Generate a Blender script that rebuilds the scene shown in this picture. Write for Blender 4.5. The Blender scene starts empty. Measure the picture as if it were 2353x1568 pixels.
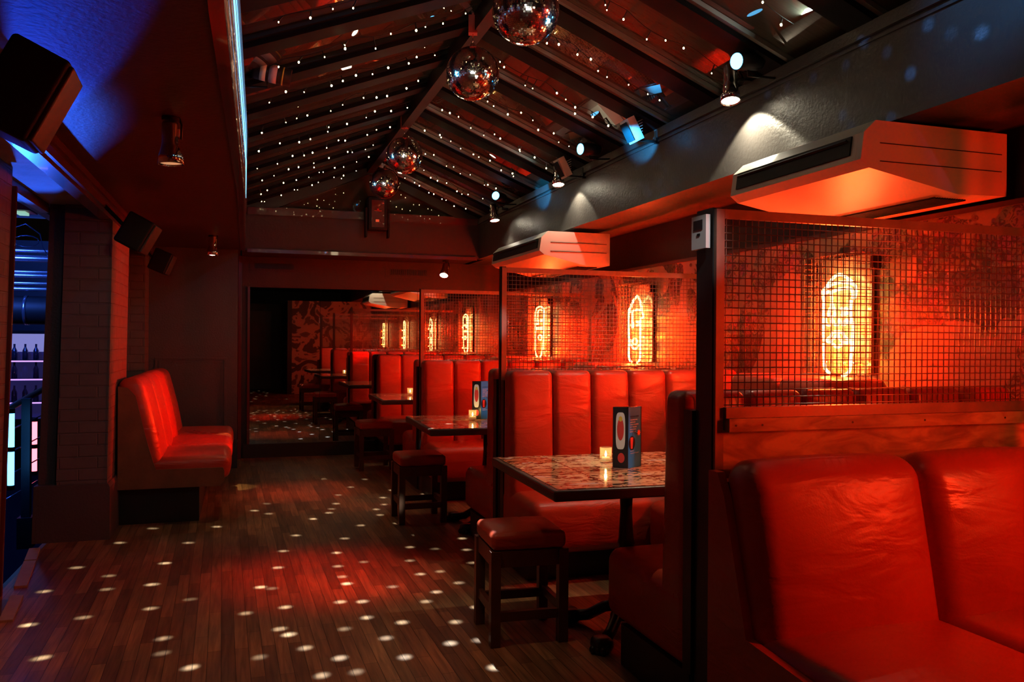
import bpy, math, random
from mathutils import Vector, Matrix, Euler
random.seed(7)
C = bpy.context.scene.collection
PI = math.pi
sc = bpy.context.scene
# ------------------------------------------------------------------ mesh builder
class MB:
    def __init__(s): s.v = []; s.f = []; s.s = []; s.m = []; s.mi = 0
    def add(s, vs, fs, smooth=False, mat=None):
        b = len(s.v); s.v += [tuple(p) for p in vs]
        for f in fs: s.f.append([b+i for i in f]); s.s.append(smooth); s.m.append(s.mi)
        return s
    def box(s, c, d, rot=None):
        vs = []
        for x in (-.5,.5):
            for y in (-.5,.5):
                for z in (-.5,.5): vs.append(Vector((x*d[0], y*d[1], z*d[2])))
        if rot is not None:
            R = Euler(rot).to_matrix(); vs = [R@p for p in vs]
        vs = [p+Vector(c) for p in vs]
        return s.add(vs, [(0,1,3,2),(4,6,7,5),(0,4,5,1),(2,3,7,6),(0,2,6,4),(1,5,7,3)])
    def bb(s, a, b):
        return s.box([(a[i]+b[i])/2 for i in range(3)], [abs(b[i]-a[i]) for i in range(3)])
    def rbox(s, a, b, r, k=2, bulge=None, fold=None):
        h = [abs(b[i]-a[i])/2 for i in range(3)]; c = [(a[i]+b[i])/2 for i in range(3)]
        r = min(r, *[x*.999 for x in h])
        def ax(hh):
            e = [r*(1-math.cos(t*PI/8)) if False else r*t/4 for t in range(4)]
            L = [-hh+t for t in e]
            n = max(2, k); inner = [-(hh-r)+2*(hh-r)*t/n for t in range(n+1)]
            return L+inner+[-t for t in reversed(L)]
        A = [ax(x) for x in h]
        idx = {}; vs = []; fs = []
        def pt(i,j,l):
            key = (i,j,l)
            if key in idx: return idx[key]
            p = Vector((A[0][i],A[1][j],A[2][l]))
            q = Vector([max(-(h[t]-r), min(h[t]-r, p[t])) for t in range(3)])
            d = p-q
            n = d.normalized() if d.length > 1e-9 else Vector((0,0,0))
            if d.length > 1e-9: p = q+n*r
            if bulge:
                u = [max(-1,min(1,p[t]/h[t])) for t in range(3)]
                for t in range(3):
                    o = [x for x in range(3) if x != t]
                    p[t] += n[t]*bulge[t]*(1-u[o[0]]**2)*(1-u[o[1]]**2)
            idx[key] = len(vs); vs.append(p+Vector(c)); return idx[key]
        N = [len(x)-1 for x in A]
        for i in range(N[0]):
            for j in range(N[1]):
                fs.append((pt(i,j,0),pt(i,j+1,0),pt(i+1,j+1,0),pt(i+1,j,0)))
                fs.append((pt(i,j,N[2]),pt(i+1,j,N[2]),pt(i+1,j+1,N[2]),pt(i,j+1,N[2])))
        for i in range(N[0]):
            for l in range(N[2]):
                fs.append((pt(i,0,l),pt(i+1,0,l),pt(i+1,0,l+1),pt(i,0,l+1)))
                fs.append((pt(i,N[1],l),pt(i,N[1],l+1),pt(i+1,N[1],l+1),pt(i+1,N[1],l)))
        for j in range(N[1]):
            for l in range(N[2]):
                fs.append((pt(0,j,l),pt(0,j,l+1),pt(0,j+1,l+1),pt(0,j+1,l)))
                fs.append((pt(N[0],j,l),pt(N[0],j+1,l),pt(N[0],j+1,l+1),pt(N[0],j,l+1)))
        return s.add(vs, fs, True)
    def cyl(s, p0, p1, r0, r1=None, n=16, cap=True, smooth=True):
        r1 = r0 if r1 is None else r1
        p0 = Vector(p0); p1 = Vector(p1); d = (p1-p0).normalized()
        a = d.orthogonal().normalized(); b = d.cross(a)
        ring = [(math.cos(2*PI*i/n), math.sin(2*PI*i/n)) for i in range(n)]
        vs = [p0+(a*x+b*y)*r0 for x,y in ring]+[p1+(a*x+b*y)*r1 for x,y in ring]
        s.add(vs, [(i,(i+1)%n,n+(i+1)%n,n+i) for i in range(n)], smooth)
        if cap:
            s.add(vs[:n], [tuple(reversed(range(n)))]); s.add(vs[n:], [tuple(range(n))])
        return s
    def lathe(s, prof, o=(0,0,0), axis=(0,0,1), n=20, smooth=True):
        o = Vector(o); d = Vector(axis).normalized(); a = d.orthogonal().normalized(); b = d.cross(a)
        vs = []; fs = []
        for r,z in prof:
            for i in range(n):
                t = 2*PI*i/n; vs.append(o+d*z+(a*math.cos(t)+b*math.sin(t))*r)
        for k in range(len(prof)-1):
            for i in range(n):
                j = (i+1)%n; fs.append((k*n+i,k*n+j,(k+1)*n+j,(k+1)*n+i))
        return s.add(vs, fs, smooth)
    def tube(s, pts, r, n=6, closed=False):
        P = [Vector(p) for p in pts]; m = len(P)
        if m < 2: return s
        vs = []; up = Vector((.3,.2,.93))
        for i in range(m):
            t = (P[min(i+1,m-1)]-P[max(i-1,0)])
            if closed: t = P[(i+1)%m]-P[(i-1)%m]
            if t.length < 1e-9: t = Vector((0,0,1))
            t.normalize(); a = t.cross(up)
            if a.length < 1e-3: a = t.orthogonal()
            a.normalize(); b = t.cross(a)
            for k in range(n):
                w = 2*PI*k/n; vs.append(P[i]+(a*math.cos(w)+b*math.sin(w))*r)
        fs = []
        for i in range(m if closed else m-1):
            j = (i+1)%m
            for k in range(n): fs.append((i*n+k,i*n+(k+1)%n,j*n+(k+1)%n,j*n+k))
        if not closed: fs += [tuple(reversed(range(n))), tuple(range((m-1)*n,m*n))]
        return s.add(vs, fs, True)
    def prism(s, poly, axis, a, b):
        # poly 2D in the two remaining axes, extruded along axis from a to b
        o = [i for i in range(3) if i != axis]; n = len(poly); vs = []
        for t in (a,b):
            for p in poly:
                q = [0,0,0]; q[axis] = t; q[o[0]] = p[0]; q[o[1]] = p[1]; vs.append(q)
        return s.add(vs, [tuple(range(n)), tuple(reversed(range(n,2*n)))]+[(i,n+i,n+(i+1)%n,(i+1)%n) for i in range(n)])
    def quad(s, *p): return s.add(p, [tuple(range(len(p)))])
    def sphere(s, c, r, n=8, m=6, sz=1):
        return s.lathe([(max(1e-5, r*math.sin(PI*i/m)), -r*sz*math.cos(PI*i/m)) for i in range(m+1)], c, (0,0,1), n)
    def xf(s, M, start=0):
        for i in range(start, len(s.v)): s.v[i] = tuple(M@Vector(s.v[i]))
        return s
    def build(s, name, mat, parent=None, label=None, loc=None, kind=None):
        me = bpy.data.meshes.new(name); me.from_pydata(s.v, [], s.f); me.validate(); me.update()
        mats = mat if isinstance(mat, (list,tuple)) else [mat]
        for x in mats: me.materials.append(x)
        if len(me.polygons) == len(s.s):
            me.polygons.foreach_set('use_smooth', s.s); me.polygons.foreach_set('material_index', s.m)
        import bmesh
        bm = bmesh.new(); bm.from_mesh(me); bmesh.ops.recalc_face_normals(bm, faces=bm.faces); bm.to_mesh(me); bm.free()
        o = bpy.data.objects.new(name, me); C.objects.link(o)
        if parent is not None: o.parent = parent
        if loc is not None: o.location = loc
        if label: o['label'] = label
        if kind: o['kind'] = kind
        return o
def thing(name, label, cat, loc=(0,0,0), rz=0, group=None):
    o = bpy.data.objects.new(name, None); C.objects.link(o); o.empty_display_size = .1
    o.location = loc; o.rotation_euler = (0,0,rz); o['label'] = label; o['category'] = cat
    if group: o['group'] = group
    return o
def tag(o, label, cat, group=None):
    o['label'] = label; o['category'] = cat
    if group: o['group'] = group
    return o
def struct(name, mb, mat):
    return mb.build(name, mat, kind='structure')
def dup(root, loc, rz, label, group=None):
    def cp(o, par):
        c = o.copy(); C.objects.link(c)
        if par is not None: c.parent = par
        for ch in list(o.children):
            if ch.type != 'LIGHT': cp(ch, c)
        return c
    r = cp(root, None); r.location = loc; r.rotation_euler = (0,0,rz); r['label'] = label
    if group: r['group'] = group
    return r
# ------------------------------------------------------------------ materials
MATS = {}
def nodes(name):
    m = bpy.data.materials.new(name); m.use_nodes = True
    nt = m.node_tree; nt.nodes.clear()
    out = nt.nodes.new('ShaderNodeOutputMaterial'); b = nt.nodes.new('ShaderNodeBsdfPrincipled')
    nt.links.new(b.outputs[0], out.inputs[0]); MATS[name] = m
    return m, nt, b
def N(nt, t, **k):
    n = nt.nodes.new(t)
    for a,v in k.items():
        if a.startswith('i_'):
            key = a[2:]; n.inputs[int(key) if key.isdigit() else key.replace('_',' ')].default_value = v
        else: setattr(n, a, v)
    return n
def mat(name, col, rough=.5, metal=0., spec=.5, var=.25, scale=6., bump=0., bscale=40., coat=0., rvar=0.):
    m, nt, b = nodes(name)
    L = nt.links.new
    b.inputs['Roughness'].default_value = rough; b.inputs['Metallic'].default_value = metal
    b.inputs['Specular IOR Level'].default_value = spec; b.inputs['Coat Weight'].default_value = coat
    tc = N(nt,'ShaderNodeTexCoord')
    nz = N(nt,'ShaderNodeTexNoise', i_Scale=scale, i_Detail=4.)
    L(tc.outputs['Object'], nz.inputs['Vector'])
    r = N(nt,'ShaderNodeMix', data_type='RGBA')
    r.inputs[6].default_value = (*[c*(1-var) for c in col],1); r.inputs[7].default_value = (*[min(1,c*(1+var)) for c in col],1)
    L(nz.outputs['Fac'], r.inputs[0]); L(r.outputs[2], b.inputs['Base Color'])
    if rvar:
        mr = N(nt,'ShaderNodeMapRange', i_1=.3, i_2=.7, i_3=max(.02,rough-rvar), i_4=min(1,rough+rvar))
        L(nz.outputs['Fac'], mr.inputs[0]); L(mr.outputs[0], b.inputs['Roughness'])
    if bump:
        n2 = N(nt,'ShaderNodeTexNoise', i_Scale=bscale, i_Detail=3.)
        L(tc.outputs['Object'], n2.inputs['Vector'])
        bp = N(nt,'ShaderNodeBump', i_Strength=bump, i_Distance=.02)
        L(n2.outputs['Fac'], bp.inputs['Height']); L(bp.outputs[0], b.inputs['Normal'])
    return m
def emit(name, col, strength, sampled=False):
    m, nt, b = nodes(name)
    b.inputs['Base Color'].default_value = (*[c*.3 for c in col],1)
    b.inputs['Emission Color'].default_value = (*col,1); b.inputs['Emission Strength'].default_value = strength
    m.cycles.emission_sampling = 'AUTO' if sampled else 'NONE'
    return m
paint = mat('dark_paint', (.070,.064,.062), .42, var=.15, scale=3, bump=.15, bscale=60, rvar=.08)
paint_red = mat('maroon_paint', (.042,.020,.017), .5, var=.15, scale=3, bump=.12, bscale=50)
rafter_m = mat('black_rafter', (.005,.004,.004), .7, spec=.08, var=.3)
flange_unlit = mat('unlit_flange', (.02,.018,.016), .4, metal=.5)  # left-slope flanges coloured dark to show them unlit
ridge_m = mat('ridge_paint', (.02,.006,.005), .5, spec=.2, var=.2)
bracket_m = mat('red_bracket', (.42,.05,.04), .4, var=.1)
blackp = mat('black_paint', (.012,.011,.010), .45, var=.3)
black_metal = mat('black_metal', (.015,.014,.013), .35, metal=.3, var=.3, rvar=.1)
rubber = mat('black_plastic', (.006,.006,.006), .55, spec=.25, var=.2)
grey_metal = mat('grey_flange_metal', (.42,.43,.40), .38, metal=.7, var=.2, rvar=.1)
frame_metal = mat('rusted_frame_metal', (.30,.17,.12), .38, metal=.35, var=.35, scale=14, rvar=.1)
wire_metal = mat('mesh_wire', (.42,.27,.20), .3, metal=.6, var=.2)
chrome = mat('chrome', (.75,.75,.75), .09, metal=1, var=.05)
mirror = mat('mirror_glass', (.52,.48,.44), .012, metal=1, var=.02)
white_pl = mat('white_plastic', (.62,.60,.55), .4, var=.05)
ac_white = mat('ac_casing', (.60,.56,.50), .38, var=.06, scale=2)
cream = mat('cream_paper', (.75,.68,.50), .6, var=.08)
wax = mat('candle_wax', (.8,.72,.5), .5, var=.05)
red_glossy = mat('red_gloss_paint', (.09,.022,.02), .22, var=.15, coat=.6)
stool_wood = mat('stool_wood', (.085,.036,.018), .42, var=.4, scale=12, bump=.1, bscale=30)
wood_side = mat('ply_side', (.20,.088,.035), .5, var=.5, scale=7, bump=.08)
trimwood = mat('dark_trim', (.07,.04,.028), .35, var=.3, scale=8)
kerb = mat('pale_kerb', (.34,.29,.20), .6, var=.2, scale=20)
def leather(name, col, rough=.33):
    m, nt, b = nodes(name); L = nt.links.new
    tc = N(nt,'ShaderNodeTexCoord')
    nz = N(nt,'ShaderNodeTexNoise', i_Scale=3.5, i_Detail=5.); L(tc.outputs['Object'], nz.inputs['Vector'])
    r = N(nt,'ShaderNodeMix', data_type='RGBA'); r.inputs[6].default_value=(*[c*.72 for c in col],1); r.inputs[7].default_value=(*[c*1.22 for c in col],1)
    L(nz.outputs['Fac'], r.inputs[0]); L(r.outputs[2], b.inputs['Base Color'])
    mp = N(nt,'ShaderNodeMapping'); mp.inputs['Scale'].default_value=(1.6,1.6,5); L(tc.outputs['Object'], mp.inputs[0])
    w = N(nt,'ShaderNodeTexNoise', i_Scale=2.2, i_Detail=3., i_Distortion=.8); L(mp.outputs[0], w.inputs['Vector'])
    g = N(nt,'ShaderNodeTexNoise', i_Scale=160., i_Detail=2.); L(tc.outputs['Object'], g.inputs['Vector'])
    ad = N(nt,'ShaderNodeMath', operation='MULTIPLY_ADD', i_1=.05); L(g.outputs['Fac'], ad.inputs[0]); L(w.outputs['Fac'], ad.inputs[2])
    bp = N(nt,'ShaderNodeBump', i_Strength=.35, i_Distance=.03); L(ad.outputs[0], bp.inputs['Height']); L(bp.outputs[0], b.inputs['Normal'])
    mr = N(nt,'ShaderNodeMapRange', i_1=.3, i_2=.7, i_3=rough-.07, i_4=rough+.12); L(nz.outputs['Fac'], mr.inputs[0]); L(mr.outputs[0], b.inputs['Roughness'])
    return m
hide = leather('brown_leather', (.45,.058,.024))
def floor_mat():
    m, nt, b = nodes('oak_strip_floor'); L = nt.links.new
    tc = N(nt,'ShaderNodeTexCoord'); mp = N(nt,'ShaderNodeMapping'); mp.inputs['Rotation'].default_value=(0,0,PI/2-.02)
    L(tc.outputs['Object'], mp.inputs[0])
    br = N(nt,'ShaderNodeTexBrick', offset=.37, offset_frequency=2, squash=1.)
    br.inputs['Scale'].default_value=1; br.inputs['Brick Width'].default_value=.52; br.inputs['Row Height'].default_value=.054
    br.inputs['Mortar Size'].default_value=.0011; br.inputs['Mortar Smooth'].default_value=.2
    br.inputs['Color1'].default_value=(.16,.078,.034,1); br.inputs['Color2'].default_value=(.40,.215,.095,1); br.inputs['Mortar'].default_value=(.012,.008,.005,1)
    L(mp.outputs[0], br.inputs['Vector'])
    mg = N(nt,'ShaderNodeMapping'); mg.inputs['Scale'].default_value=(38,2.2,1); L(tc.outputs['Object'], mg.inputs[0])
    gr = N(nt,'ShaderNodeTexNoise', i_Scale=1.6, i_Detail=6., i_Distortion=.6); L(mg.outputs[0], gr.inputs['Vector'])
    big = N(nt,'ShaderNodeTexNoise', i_Scale=1.3, i_Detail=4.); L(tc.outputs['Object'], big.inputs['Vector'])
    mr = N(nt,'ShaderNodeMapRange', i_1=.3, i_2=.75, i_3=.5, i_4=1.25); L(gr.outputs['Fac'], mr.inputs[0])
    mr2 = N(nt,'ShaderNodeMapRange', i_1=.3, i_2=.7, i_3=.65, i_4=1.15); L(big.outputs['Fac'], mr2.inputs[0])
    mu = N(nt,'ShaderNodeMath', operation='MULTIPLY'); L(mr.outputs[0], mu.inputs[0]); L(mr2.outputs[0], mu.inputs[1])
    vm = N(nt,'ShaderNodeVectorMath', operation='SCALE'); L(br.outputs['Color'], vm.inputs[0]); L(mu.outputs[0], vm.inputs['Scale'])
    L(vm.outputs[0], b.inputs['Base Color'])
    r3 = N(nt,'ShaderNodeMapRange', i_1=.3, i_2=.7, i_3=.34, i_4=.6); L(big.outputs['Fac'], r3.inputs[0]); L(r3.outputs[0], b.inputs['Roughness'])
    bp = N(nt,'ShaderNodeBump', i_Strength=.4, i_Distance=.004, invert=True); L(br.outputs['Fac'], bp.inputs['Height']); L(bp.outputs[0], b.inputs['Normal'])
    return m
floor_m = floor_mat()
def brick_mat(name, col, rot):
    m, nt, b = nodes(name); L = nt.links.new
    tc = N(nt,'ShaderNodeTexCoord'); mp = N(nt,'ShaderNodeMapping'); mp.inputs['Rotation'].default_value=rot; L(tc.outputs['Object'], mp.inputs[0])
    br = N(nt,'ShaderNodeTexBrick'); br.inputs['Scale'].default_value=1; br.inputs['Brick Width'].default_value=.22; br.inputs['Row Height'].default_value=.076
    br.inputs['Mortar Size'].default_value=.006; br.inputs['Mortar Smooth'].default_value=.5
    L(mp.outputs[0], br.inputs['Vector'])
    nz = N(nt,'ShaderNodeTexNoise', i_Scale=14., i_Detail=4.); L(tc.outputs['Object'], nz.inputs['Vector'])
    r = N(nt,'ShaderNodeMix', data_type='RGBA'); r.inputs[6].default_value=(*[c*.75 for c in col],1); r.inputs[7].default_value=(*[c*1.2 for c in col],1)
    L(nz.outputs['Fac'], r.inputs[0]); L(r.outputs[2], b.inputs['Base Color']); b.inputs['Roughness'].default_value=.5
    sb = N(nt,'ShaderNodeMath', operation='MULTIPLY_ADD', i_1=.25); L(nz.outputs['Fac'], sb.inputs[0])
    iv = N(nt,'ShaderNodeMath', operation='SUBTRACT', i_0=1.); L(br.outputs['Fac'], iv.inputs[1]); L(iv.outputs[0], sb.inputs[2])
    bp = N(nt,'ShaderNodeBump', i_Strength=.7, i_Distance=.012); L(sb.outputs[0], bp.inputs['Height']); L(bp.outputs[0], b.inputs['Normal'])
    return m
brick_front = brick_mat('painted_brick_front', (.12,.11,.10), (PI/2,0,0))
brick_side = brick_mat('painted_brick_side', (.12,.11,.10), (0,PI/2,PI/2))
def collage_mat():
    m, nt, b = nodes('poster_collage'); L = nt.links.new
    tc = N(nt,'ShaderNodeTexCoord'); sp = N(nt,'ShaderNodeSeparateXYZ'); L(tc.outputs['Object'], sp.inputs[0])
    cb = N(nt,'ShaderNodeCombineXYZ'); L(sp.outputs[1], cb.inputs[0]); L(sp.outputs[2], cb.inputs[1])
    br = N(nt,'ShaderNodeTexBrick', offset=.3); br.inputs['Scale'].default_value=1; br.inputs['Brick Width'].default_value=.36; br.inputs['Row Height'].default_value=.27
    br.inputs['Mortar Size'].default_value=.006
    br.inputs['Color1'].default_value=(.10,.09,.08,1); br.inputs['Color2'].default_value=(.60,.52,.42,1); br.inputs['Mortar'].default_value=(.62,.55,.45,1)
    L(cb.outputs[0], br.inputs['Vector'])
    vo = N(nt,'ShaderNodeTexVoronoi', i_Scale=17.); L(cb.outputs[0], vo.inputs['Vector'])
    nz = N(nt,'ShaderNodeTexNoise', i_Scale=24., i_Detail=5., i_Distortion=2.2); L(cb.outputs[0], nz.inputs['Vector'])
    th = N(nt,'ShaderNodeMapRange', i_1=.44, i_2=.52, i_3=.3, i_4=1.); L(nz.outputs['Fac'], th.inputs[0])
    torn = N(nt,'ShaderNodeTexNoise', i_Scale=2.3, i_Detail=3., i_Distortion=1.2); L(cb.outputs[0], torn.inputs['Vector'])
    tt = N(nt,'ShaderNodeMapRange', i_1=.50, i_2=.515, i_3=0., i_4=1.); L(torn.outputs['Fac'], tt.inputs[0])
    cr = N(nt,'ShaderNodeMix', data_type='RGBA', blend_type='MULTIPLY'); cr.inputs[0].default_value=.55; L(br.outputs['Color'], cr.inputs[6]); L(vo.outputs['Color'], cr.inputs[7])
    vm = N(nt,'ShaderNodeVectorMath', operation='SCALE'); L(cr.outputs[2], vm.inputs[0]); L(th.outputs[0], vm.inputs['Scale'])
    fx = N(nt,'ShaderNodeMix', data_type='RGBA'); fx.inputs[7].default_value=(.50,.40,.28,1); L(tt.outputs[0], fx.inputs[0]); L(vm.outputs[0], fx.inputs[6])
    L(fx.outputs[2], b.inputs['Base Color']); b.inputs['Roughness'].default_value=.42
    return m
collage = collage_mat()
def mural_mat():
    m, nt, b = nodes('painted_mural'); L = nt.links.new
    tc = N(nt,'ShaderNodeTexCoord')
    nz = N(nt,'ShaderNodeTexNoise', i_Scale=2.2, i_Detail=3., i_Distortion=1.8); L(tc.outputs['Object'], nz.inputs['Vector'])
    r = N(nt,'ShaderNodeValToRGB'); r.color_ramp.interpolation='CONSTANT'
    r.color_ramp.elements[0].color=(.05,.04,.035,1); r.color_ramp.elements[1].position=.47; r.color_ramp.elements[1].color=(.55,.45,.36,1)
    e = r.color_ramp.elements.new(.60); e.color=(.12,.09,.08,1)
    L(nz.outputs['Fac'], r.inputs[0]); L(r.outputs[0], b.inputs['Base Color']); b.inputs['Roughness'].default_value=.5
    return m
mural = mural_mat()
def table_mat():
    m, nt, b = nodes('lacquered_collage_top'); L = nt.links.new
    tc = N(nt,'ShaderNodeTexCoord')
    br = N(nt,'ShaderNodeTexBrick', offset=.0); br.inputs['Scale'].default_value=1; br.inputs['Brick Width'].default_value=.25; br.inputs['Row Height'].default_value=.17
    br.inputs['Mortar Size'].default_value=.003; br.inputs['Color1'].default_value=(.85,.66,.42,1); br.inputs['Color2'].default_value=(.62,.22,.10,1); br.inputs['Mortar'].default_value=(.02,.015,.01,1)
    L(tc.outputs['Object'], br.inputs['Vector'])
    mp = N(nt,'ShaderNodeMapping'); mp.inputs['Scale'].default_value=(1.,1.7,1); L(tc.outputs['Object'], mp.inputs[0])
    nz = N(nt,'ShaderNodeTexNoise', i_Scale=21., i_Detail=4., i_Distortion=1.); L(mp.outputs[0], nz.inputs['Vector'])
    th = N(nt,'ShaderNodeMapRange', i_1=.43, i_2=.49, i_3=.08, i_4=1.); L(nz.outputs['Fac'], th.inputs[0])
    n2 = N(nt,'ShaderNodeTexNoise', i_Scale=9., i_Detail=2.); L(mp.outputs[0], n2.inputs['Vector'])
    t2 = N(nt,'ShaderNodeMapRange', i_1=.66, i_2=.69, i_3=0., i_4=1.); L(n2.outputs['Fac'], t2.inputs[0])
    vm = N(nt,'ShaderNodeVectorMath', operation='SCALE'); L(br.outputs['Color'], vm.inputs[0]); L(th.outputs[0], vm.inputs['Scale'])
    fx = N(nt,'ShaderNodeMix', data_type='RGBA'); fx.inputs[7].default_value=(.75,.72,.68,1); L(t2.outputs[0], fx.inputs[0]); L(vm.outputs[0], fx.inputs[6])
    L(fx.outputs[2], b.inputs['Base Color']); b.inputs['Roughness'].default_value=.09; b.inputs['Specular IOR Level'].default_value=.5; b.inputs['Coat Weight'].default_value=.15; b.inputs['Coat Roughness'].default_value=.05
    return m
tabletop_m = table_mat()
def ply_mat():
    m, nt, b = nodes('knotty_plywood'); L = nt.links.new
    tc = N(nt,'ShaderNodeTexCoord'); mp = N(nt,'ShaderNodeMapping'); mp.inputs['Scale'].default_value=(1.4,1,5); L(tc.outputs['Object'], mp.inputs[0])
    nz = N(nt,'ShaderNodeTexNoise', i_Scale=3., i_Detail=5., i_Distortion=1.6); L(mp.outputs[0], nz.inputs['Vector'])
    r = N(nt,'ShaderNodeValToRGB'); r.color_ramp.elements[0].position=.35; r.color_ramp.elements[0].color=(.26,.13,.055,1); r.color_ramp.elements[1].position=.62; r.color_ramp.elements[1].color=(.60,.36,.17,1)
    L(nz.outputs['Fac'], r.inputs[0]); L(r.outputs[0], b.inputs['Base Color']); b.inputs['Roughness'].default_value=.38
    return m
ply = ply_mat()
def glassroof():
    m, nt, b = nodes('night_roof_glass'); L = nt.links.new
    tc = N(nt,'ShaderNodeTexCoord'); mp = N(nt,'ShaderNodeMapping'); mp.inputs['Scale'].default_value=(3,30,3); L(tc.outputs['Object'], mp.inputs[0])
    nz = N(nt,'ShaderNodeTexNoise', i_Scale=3., i_Detail=4.); L(mp.outputs[0], nz.inputs['Vector'])
    r = N(nt,'ShaderNodeMix', data_type='RGBA'); r.inputs[6].default_value=(.036,.032,.024,1); r.inputs[7].default_value=(.078,.069,.051,1); L(nz.outputs['Fac'], r.inputs[0])
    L(r.outputs[2], b.inputs['Base Color'])
    mr = N(nt,'ShaderNodeMapRange', i_1=.3, i_2=.7, i_3=.004, i_4=.016); L(nz.outputs['Fac'], mr.inputs[0]); L(mr.outputs[0], b.inputs['Roughness'])
    b.inputs['Specular IOR Level'].default_value=.75
    return m
roofglass = glassroof()
def clearglass():
    m, nt, b = nodes('clear_glass'); L = nt.links.new
    b.inputs['Base Color'].default_value=(.95,.95,.92,1); b.inputs['Roughness'].default_value=.03; b.inputs['Transmission Weight'].default_value=1; b.inputs['IOR'].default_value=1.3
    return m
def cupglass():
    m, nt, b = nodes('candle_glass'); L = nt.links.new
    out = [n for n in nt.nodes if n.type=='OUTPUT_MATERIAL'][0]
    b.inputs['Base Color'].default_value=(.8,.75,.65,1); b.inputs['Roughness'].default_value=.08
    tr = N(nt,'ShaderNodeBsdfTransparent'); tl = N(nt,'ShaderNodeBsdfTranslucent'); tl.inputs[0].default_value=(.9,.8,.6,1)
    m1 = N(nt,'ShaderNodeMixShader', i_0=.10); L(tl.outputs[0], m1.inputs[1]); L(b.outputs[0], m1.inputs[2])
    m2 = N(nt,'ShaderNodeMixShader', i_0=.11); L(tr.outputs[0], m2.inputs[1]); L(m1.outputs[0], m2.inputs[2])
    L(m2.outputs[0], out.inputs[0]); return m
glass = cupglass()
acrylic = mat('backing_acrylic', (.42,.34,.24), .10, var=.05, spec=.6)
neon_c = (1.,.30,.06)
neon_m = emit('neon_tube', (1.,.52,.16), 13.)
bulb_m = emit('fairy_bulb', (1.,.80,.38), 26.)
lampface = emit('lamp_face', (1.,.90,.66), 36.)
lampdim = emit('lamp_face_dim', (1.,.45,.2), .6)
blueface = emit('blue_lens', (.12,.55,1.), 7.)
flame_m = emit('candle_flame', (1.,.62,.2), 18.)
tube_blue = emit('blue_neon', (.08,.40,1.), 7., True)
tube_red = emit('red_neon', (1.,.12,.16), 5., True)
screen_red = emit('small_display', (1.,.12,.04), .5)
text_red = mat('printed_red', (.7,.05,.03), .5, var=.05)
text_pale = mat('printed_pale', (.66,.60,.56), .5, var=.05)
card_black = mat('black_card', (.02,.018,.016), .3, var=.2)
card_blue = mat('blue_card', (.012,.24,.52), .35, var=.1)
orange_print = mat('orange_print', (.85,.16,.02), .5, var=.05)
yellow_print = mat('yellow_print', (.8,.5,.05), .5, var=.05)
teal_glass = mat('teal_glass', (.01,.05,.06), .1, var=.2)
plaster_blue = mat('rough_plaster', (.45,.46,.48), .7, var=.35, scale=5, bump=.6, bscale=9)
# ------------------------------------------------------------------ dimensions (metres), camera at x=0 y=0
XW, XF, ZS, ZE, XR, ZR = 2.97, 2.475, 2.19, 2.62, 1.27, 3.13
YM = 9.42; YE = 8.75; Y0 = -3.2; XL = -1.12
SX = 1.465; SY = [2.353, 4.68, 7.013]
# ------------------------------------------------------------------ room shell
struct('floor', MB().bb((-1.16,Y0,-.06),(3.1,9.8,0)), floor_m)
struct('wall_right', MB().bb((XW+.06,Y0,0),(XW+.2,9.8,ZS)), paint_red)
struct('wall_panel_right', MB().bb((XW,-1.0,0),(XW+.058,9.4,1.86)), collage)
struct('trim_1', MB().bb((XW-.012,-1.0,1.86),(XW+.058,9.4,1.882)), trimwood)
struct('ceiling_soffit_right', MB().bb((XF+.0701,Y0,ZS),(XW+.2,9.8,ZS+.06)), paint)
struct('wall_fascia_right', MB().bb((XF,Y0,ZS-.0),(XF+.07,YE,ZE)), paint)
struct('trim_2', MB().bb((XF-.022,Y0,ZE-.05),(XF-.001,YE,ZE+.005)).bb((XF-.010,Y0,ZE-.075),(XF-.001,YE,ZE-.062)), paint)
struct('ceiling_left', MB().prism([(-1.16,Y0),(-.091,Y0),(-.091,2.4),(-.031,5.4),(-.016,YE),(-.016,9.8),(-1.16,9.8)],2,ZS,ZS+.06), paint_red)
struct('wall_fascia_left', MB().prism([(-.06,Y0),(-.06,2.4),(.0,5.4),(.015,YE),(-.015,YE),(-.03,5.4),(-.09,2.4),(-.09,Y0)],2,ZS-.004,ZE), red_glossy)
mb = MB()
for z0,z1,t in ((ZE-.06,ZE,.03),(ZE-.13,ZE-.09,.016),(ZS-.012,ZS+.05,.012)):
    mb.prism([(-.06+.0005,Y0),(-.06+t,Y0),(-.06+t,2.4),(.0+t,5.4),(.015+t,YE-.005),(.0155,YE-.005),(.0005,5.4),(-.0595,2.4)],2,z0,z1)
for z_ in (2.26,2.36,2.47):
    mb.tube([(-.06,Y0+.01,z_),(-.06,2.4,z_),(.0,5.4,z_),(.015,YE-.01,z_)],.019,10)
struct('trim_3', mb, red_glossy)
struct('wall_fascia_back', MB().bb((-.0,YE,ZS),(XF+.07,YE+.08,ZE)), paint_red)
struct('trim_4', MB().bb((.05,YE-.05,ZE-.07),(XF-.03,YE-.001,ZE+.01)).bb((.05,YE-.02,ZS-.02),(XF-.03,YE-.001,ZS+.015)), red_glossy)
struct('ceiling_back', MB().bb((-.0,YE+.08,ZS),(XF,9.8,ZS+.06)), paint_red)
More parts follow.
